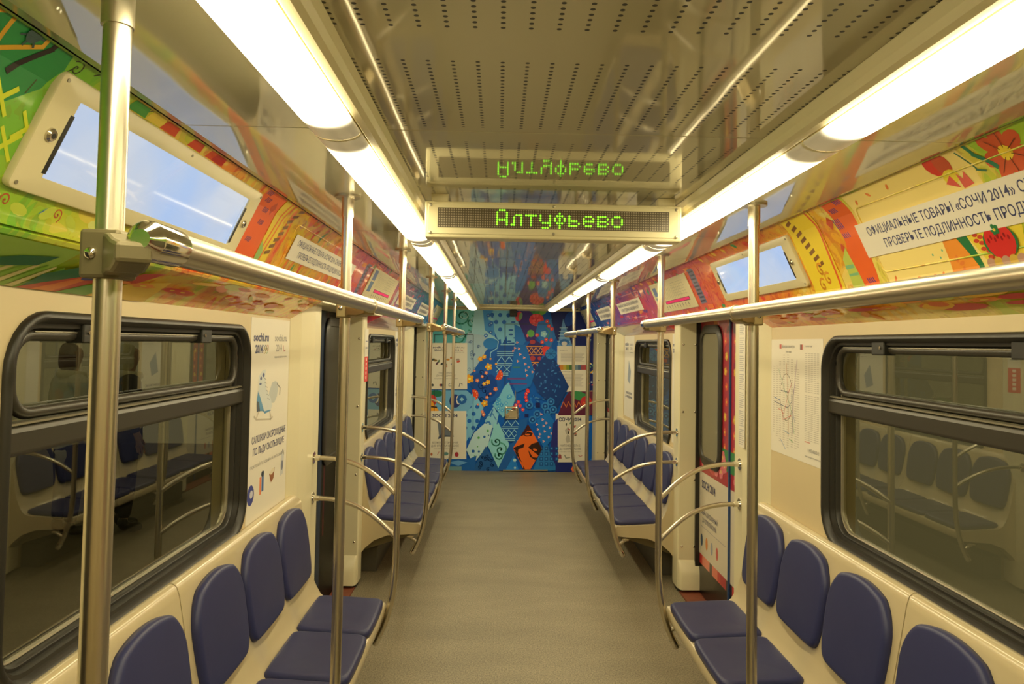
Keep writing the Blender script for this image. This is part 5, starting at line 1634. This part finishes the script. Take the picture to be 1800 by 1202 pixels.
# seams of the cab door and cabinet doors, trims, ledges on the end wall
def estrip(u0, v0, u1, v1, th, name, m):
    mb = MB(); q = [(u0, v0), (u1, v0), (u1, v1), (u0, v1)]
    mb.grid([[emap(x, y, 0.0) for x, y in q], [emap(x, y, th) for x, y in q]], True, 0, True)
    return mb.build(name, m, wall_end)
M['seam'] = simple('seam_shadow_gap', (0.03, 0.04, 0.07), 0.5)  # dark strips that draw the door joints
M['seam_light'] = simple('greyed_edge_strip', (0.20, 0.24, 0.28), 0.4)
for (u0, v0, u1, v1) in ((887.2, 570, 888.2, 827), (888, 569, 968, 569.8), (831.4, 589, 832.2, 826), (764, 588, 832, 588.8), (763.4, 588, 764.2, 810)):
    estrip(u0, v0, u1, v1, 0.014, 'door_seam', M['seam'])
for (u0, v0, u1, v1) in ((968, 562, 968.9, 700), (905.3, 640, 906.6, 706), (924, 664, 924.7, 676)):
    estrip(u0, v0, u1, v1, 0.014, 'edge_strip', M['seam_light'])
estrip(884, 824.5, 962, 826.5, 0.05, 'door_sill', M['alu'])
mb = MB(); mb.box((-1.3, YE - 0.05, 2.275), (1.3, YE, 2.30)); mb.build('ceiling_ledge', M['frame_cream'], wall_end, bevel=.004)
mb = MB(); mb.box((-0.47, YE - 0.62, 2.272), (0.52, YE - 0.59, ZC)); mb.build('ceiling_bar', M['frame_cream'], wall_end, bevel=.004)

t = thing('loudspeaker_box', 'small square black box high on the blue end wall', 'box', (0.02, YE, 2.24))
mb = MB(); q = [(896, 544), (908.5, 544), (908.5, 556.5), (896, 556.5)]
mb.grid([[emap(x, y, .012) for x, y in q], [emap(x, y, .06) for x, y in q]], True, 0, True)
mb.build('case', M['black'], t, bevel=.006)
mb = MB()
for k in range(5):
    y = 546.4 + k * 2
    mb.grid([[emap(x, yy, .0585) for x, yy in ((898, y), (906.5, y), (906.5, y + .7), (898, y + .7))], [emap(x, yy, .0625) for x, yy in ((898, y), (906.5, y), (906.5, y + .7), (898, y + .7))]], True, 0, True)
mb.build('grille', M['dark_alu'], t)

t = thing('door_lock', 'recessed metal lock with lever handle on the cab door of the end wall', 'door handle', (0.02, YE, 0.82))
mb = MB(); rows = []
for ins, h in ((0, .012), (0, .026), (1.0, .030), (2.4, .030), (3.0, .016)):
    rows.append([emap(x, y, h) for x, y in rrect(887 + ins, 714.5 + ins, 911 - ins, 737 - ins, 3.5 - ins * .8)])
mb.grid(rows, True); mb.face([emap(x, y, .016) for x, y in rrect(890, 717.5, 908, 734, 1.1)])
mb.build('plate', M['chrome'], t, smooth=True, angle=40)
mb = MB(); mb.tube([emap(892.5, 721, .03), emap(892.5, 721, .055), emap(896, 721, .06), emap(906, 720.5, .06)], .009, 12)
mb.build('lever', M['chrome'], t, smooth=True, angle=60)
mb = MB(); mb.tube([emap(892, 731, .016), emap(892, 731, .04)], .02, 14); mb.build('thumb_turn', M['bronze'], t)

# four posters on the end wall
def end_poster(u0, v0, u1, v1, label):
    t = thing('poster', label, 'poster', tuple(emap((u0 + u1) / 2, v1)), 'white posters on the blue end wall')
    O = emap(u0, v1, 0.016); R = (emap(u1, v1, .016) - O); U = (emap(u0, v0, .016) - O)
    mp = plane_map(O, R, U)
    Wd, H = R.length, U.length
    sheet(mp, Wd, H, t, 'paper_bright', th=0.004)
    return t, mp, Wd, H
t, mp, Wd, H = end_poster(757, 603, 821.3, 684.3, 'white poster of colourful souvenirs on the end wall, upper left')
a = sochi_head(mp, t, Wd, H)
for (u, v, c, r_) in ((.07, .64, (70, 85, 75), .3), (.13, .62, (150, 120, 60), 0), (.22, .60, (110, 140, 110), 1.0), (.18, .56, (100, 70, 90), .9), (.32, .55, (60, 70, 70), .5), (.41, .49, (205, 90, 60), .3), (.40, .53, (90, 130, 80), .2), (.47, .64, (215, 150, 60), 0), (.58, .68, (200, 130, 90), .2), (.60, .54, (140, 150, 170), 0), (.74, .64, (170, 160, 150), .2), (.76, .60, (215, 90, 70), .3)):
    a.ell(u * Wd, v * H, Wd * .055, H * .022, c, 10, r_)
for (u, c) in ((.06, (70, 80, 90)), (.27, (190, 90, 80)), (.30, (60, 60, 90))):
    a.ell(u * Wd, .09 * H, Wd * .03, H * .03, c, 10)
a.line([(.50 * Wd, .07 * H), (.50 * Wd, .11 * H), (.54 * Wd, .13 * H), (.60 * Wd, .11 * H), (.60 * Wd, .07 * H), (.50 * Wd, .07 * H)], .006, (120, 120, 130)); a.line([(.78 * Wd, .06 * H), (.80 * Wd, .13 * H), (.86 * Wd, .12 * H), (.86 * Wd, .08 * H)], .009, (90, 100, 120))
a.build('picture', mp, t, M['print'], lift=.0003)
letters(mp, t, [('ТОВАРЫ ЯРКИЕ', Wd * .22, Wd * .58, H * .335, H * .032), ('ДА НЕВИДАННЫЕ', Wd * .16, Wd * .68, H * .280, H * .032), ('покупайте товары в магазинах', Wd * .10, Wd * .76, H * .222, H * .012)], 'grey_ink', .012, .0012)

t, mp, Wd, H = end_poster(755.5, 722.3, 820, 809, 'white poster of a grey bag on the end wall, lower left')
a = Art()
a.poly([(Wd * .22, H * .76), (Wd * .26, H * .50), (Wd * .22, H * .43), (Wd * .40, H * .48), (Wd * .66, H * .48), (Wd * .64, H * .56), (Wd * .56, H * .62), (Wd * .42, H * .70), (Wd * .38, H * .78)], (120, 132, 150))
a.poly([(Wd * .22, H * .43), (Wd * .30, H * .52), (Wd * .62, H * .50), (Wd * .66, H * .48), (Wd * .40, H * .48)], (70, 84, 112)); a.ell(Wd * .42, H * .68, Wd * .04, H * .02, (120, 150, 110))
a.ell(Wd * .74, H * .125, Wd * .055, H * .05, (185, 55, 75), 12); a.ell(Wd * .45, H * .14, Wd * .07, H * .035, (105, 160, 165), 10); a.line([(Wd * .22, H * .12), (Wd * .26, H * .18)], .008, (205, 110, 110)); a.ell(Wd * .06, H * .13, Wd * .03, H * .03, (190, 110, 70))
a.build('picture', mp, t, M['print'], lift=.0003)
letters(mp, t, [('SOCHI 2014', Wd * .08, Wd * .76, H * .875, H * .065)], 'ink', .035, .0012)
letters(mp, t, [('БЕЛЬЕ БЛАГОРОДНОЕ', Wd * .08, Wd * .78, H * .345, H * .038), ('ДЛЯ ОТДЫХА УДОБНОЕ', Wd * .05, Wd * .80, H * .280, H * .038), ('покупайте товары в магазинах', Wd * .12, Wd * .74, H * .235, H * .012)], 'grey_ink', .012, .0012)

t, mp, Wd, H = end_poster(979.5, 608, 1031.5, 688.5, 'white poster of grey text blocks with a rainbow band on the end wall, upper right')
a = Art()
for k, c in enumerate(((190, 80, 50), (215, 140, 50), (205, 180, 60), (140, 160, 50), (70, 120, 60), (90, 130, 120), (120, 150, 170), (80, 110, 150), (170, 80, 90), (190, 70, 80))):
    a.rect(Wd * k / 10, H * .475, Wd * (k + 1) / 10, H * .585, c)
for blk in ((.66, .86, .12, .92), (.12, .40, .10, .88)):
    z = blk[0]; j = 0
    while z < blk[1]:
        a.rect(Wd * blk[2], H * z, Wd * (blk[3] - .12 * ((j * 3) % 4) / 4), H * (z + .008), (186, 182, 178)); z += .020; j += 1
a.build('text_blocks', mp, t, M['print'], lift=.0003)
letters(mp, t, [('УВАЖАЕМЫЕ ГОСТИ', Wd * .08, Wd * .34, H * .895, H * .018), ('К ОЛИМПИЙСКИМ ИГРАМ', Wd * .06, Wd * .52, H * .425, H * .018)], 'grey_ink', .02, .0012)

t, mp, Wd, H = end_poster(976.5, 727, 1030, 812.5, 'white poster of mittens on the end wall, lower right')
a = Art()
a.poly([(Wd * .30, H * .66), (Wd * .34, H * .58), (Wd * .44, H * .58), (Wd * .46, H * .68), (Wd * .40, H * .73)], (205, 200, 190)); a.poly([(Wd * .32, H * .48), (Wd * .36, H * .40), (Wd * .48, H * .42), (Wd * .46, H * .54), (Wd * .38, H * .58)], (198, 194, 186))
for (u, v, c, r_) in ((.345, .775, (60, 70, 55), 1.5), (.49, .81, (80, 140, 85), 1.0), (.43, .68, (190, 70, 75), -.6), (.42, .61, (50, 45, 45), 1.5), (.62, .74, (200, 90, 90), .5), (.64, .585, (205, 90, 75), .5), (.65, .555, (110, 100, 90), .4), (.60, .72, (190, 70, 70), .4)):
    a.ell(Wd * u, H * v, Wd * .05, H * .014, c, 9, r_)
a.poly([(Wd * .08, H * .08), (Wd * .19, H * .08), (Wd * .18, H * .15), (Wd * .13, H * .18), (Wd * .09, H * .14)], (170, 80, 90)); a.line([(Wd * .29, H * .15), (Wd * .33, H * .09), (Wd * .46, H * .10)], .014, (165, 170, 160)); a.line([(Wd * .74, H * .15), (Wd * .80, H * .12), (Wd * .86, H * .14)], .010, (200, 120, 115))
a.build('picture', mp, t, M['print'], lift=.0003)
letters(mp, t, [('СОЧИ 2014', Wd * .10, Wd * .84, H * .845, H * .070)], 'ink', .035, .0012)
letters(mp, t, [('МИТЕНКИ БЕЛЫЕ', Wd * .14, Wd * .80, H * .325, H * .040), ('ДА ОЛИМПИЙСКИЕ', Wd * .12, Wd * .82, H * .258, H * .040), ('покупайте товары в магазинах', Wd * .12, Wd * .84, H * .215, H * .012)], 'grey_ink', .012, .0012)

# ------------------------------------------------------------------ platform and two waiting people outside the left windows
mb = MB(); mb.box((-7.5, 3.0, -0.09), (-1.62, 13.0, -0.03))
plat = mb.build('platform', simple('platform_granite', (0.16, 0.14, 0.10), 0.6, noise=0.2, scale=20), kind='structure')
M['skin'] = simple('skin', (0.55, 0.36, 0.25), 0.5)
M['coat_dark'] = simple('dark_navy_wool', (0.020, 0.028, 0.040), 0.9, noise=0.2, scale=40)
M['jacket_pale'] = simple('pale_grey_padded_cloth', (0.78, 0.82, 0.80), 0.8, noise=0.1, scale=10)
M['hood_white'] = simple('white_knit', (0.88, 0.90, 0.72), 0.9, noise=0.15, scale=60)
M['trouser'] = simple('black_trouser_cloth', (0.012, 0.012, 0.015), 0.9)
M['hair'] = simple('auburn_hair', (0.10, 0.035, 0.015), 0.6)
def skin_mesh(name, pts, edges, m, parent, sub=2, root=0):
    me = bpy.data.meshes.new(name)
    me.from_pydata([p[:3] for p in pts], edges, [])
    o = bpy.data.objects.new(name, me); COL.objects.link(o); o.parent = parent
    md = o.modifiers.new('skin', 'SKIN'); md.use_smooth_shade = True
    for i, v in enumerate(me.skin_vertices[0].data):
        r = pts[i][3]; v.radius = r if isinstance(r, tuple) else (r, r); v.use_root = (i == root)
    ss = o.modifiers.new('sub', 'SUBSURF'); ss.levels = sub; ss.render_levels = sub
    me.materials.append(m)
    return o
def chain(P, E, start, pts):
    i = start
    for p in pts:
        P.append(p); E.append((i, len(P) - 1)); i = len(P) - 1
    return i
def person(loc, rz, label, coat, hood, hoodname):
    t = thing('person', label, 'person', loc, None); t.rotation_euler = (0, 0, rz)
    P = [(0, 0, .93, (.14, .10))]; E = []
    chest = chain(P, E, 0, [(0, 0, 1.10, (.125, .09)), (0, .01, 1.30, (.15, .105)), (0, .01, 1.42, (.11, .08))])
    neck = chain(P, E, chest, [(0, 0, 1.50, .055), (0, -.01, 1.56, .055)])
    head = chain(P, E, neck, [(0, -.012, 1.62, (.074, .088)), (0, -.006, 1.68, (.080, .098)), (0, .0, 1.73, (.062, .078))])
    for sx in (-1, 1):
        wr = chain(P, E, chest, [(sx * .18, .01, 1.40, .055), (sx * .235, .02, 1.14, .043), (sx * .235, -.05, .90, .029)])
        pm = chain(P, E, wr, [(sx * .232, -.065, .845, (.038, .018))])
        for k, (dx, L) in enumerate(((-.030, .070), (-.010, .082), (.010, .076), (.028, .060))):
            chain(P, E, pm, [(sx * .232 + dx * .2, -.070 + dx, .815, .0095), (sx * .226, -.082 + dx, .815 - L * .55, .009), (sx * .216, -.088 + dx, .815 - L, .008)])
        chain(P, E, wr, [(sx * .225, -.10, .86, .012), (sx * .215, -.118, .825, .010)])
        an = chain(P, E, 0, [(sx * .095, 0, .86, .085), (sx * .10, -.01, .48, .058), (sx * .10, .02, .09, .038)])
        chain(P, E, an, [(sx * .105, -.05, .045, .042), (sx * .115, -.13, .032, .036)])
    body = skin_mesh('body', P, E, M['skin'], t)
    # face: nose, lips, eyes and ears
    fm = MB(); fm.tube([(0, -.088, 1.675), (0, -.107, 1.650), (0, -.112, 1.640), (0, -.090, 1.634)], [.008, .012, .014, .008], 10); fm.build('nose', M['skin'], body, smooth=True).location = (0, 0, 0)
    fm = MB(); fm.tube([(-.024, -.088, 1.605), (0, -.097, 1.606), (.024, -.088, 1.605)], [.004, .008, .004], 8); fm.build('mouth', simple('lips', (.42, .16, .13), .5), body, smooth=True)
    for sx in (-1, 1):
        fm = MB(); fm.disc((sx * .030, -.086, 1.675), (0, -1, 0), .011, .006, 12, 1); fm.build('eye', M['black'], body, smooth=True)
        fm = MB(); fm.tube([(sx * .080, .0, 1.69), (sx * .090, .006, 1.665), (sx * .082, .004, 1.635)], [.010, .014, .008], 10); fm.build('ear', M['skin'], body, smooth=True)
    C_ = [(0, 0, .62, (.19, .16)), (0, 0, .95, (.185, .145)), (0, .01, 1.28, (.195, .14)), (0, .01, 1.43, (.13, .10)), (0, 0, 1.50, (.085, .08))]; F = [(0, 1), (1, 2), (2, 3), (3, 4)]
    for sx in (-1, 1):
        chain(C_, F, 3, [(sx * .19, .01, 1.41, .075), (sx * .24, .02, 1.14, .062), (sx * .237, -.04, .93, .050)])
    skin_mesh('coat', C_, F, coat, t)
    L_ = [(0, 0, .90, (.15, .12))]; G = []
    for sx in (-1, 1):
        chain(L_, G, 0, [(sx * .098, 0, .80, .095), (sx * .10, -.01, .48, .075), (sx * .10, .02, .12, .060)])
    skin_mesh('trousers', L_, G, M['trouser'], t)
    for sx in (-1, 1):
        skin_mesh('boot', [(sx * .10, .03, .16, .058), (sx * .10, .03, .06, .056), (sx * .11, -.06, .05, .052), (sx * .118, -.15, .042, .042)], [(0, 1), (1, 2), (2, 3)], M['black'], t)
    H_ = [(0, .03, 1.50, (.10, .085)), (0, .035, 1.60, (.100, .085)), (0, .030, 1.70, (.100, .090)), (0, .012, 1.775, (.068, .070))]
    skin_mesh(hoodname, H_, [(0, 1), (1, 2), (2, 3)], hood, t)
    S_ = [(.11 * math.cos(a_), .0 + .10 * math.sin(a_), 1.475 + .012 * math.sin(a_), .040) for a_ in (2 * PI * k / 10 for k in range(10))]
    skin_mesh('scarf', S_, [(k, (k + 1) % 10) for k in range(10)], M['hood_white'], t, 1)
    return t
person((-3.70, 7.15, -0.03), 2.2, 'person in a dark coat and pale knitted hood standing beyond the near left window', M['coat_dark'], M['hood_white'], 'hood')
person((-4.13, 6.95, -0.03), 2.6, 'person in a pale grey jacket with auburn hair standing beyond the near left window', M['jacket_pale'], M['hair'], 'hair')
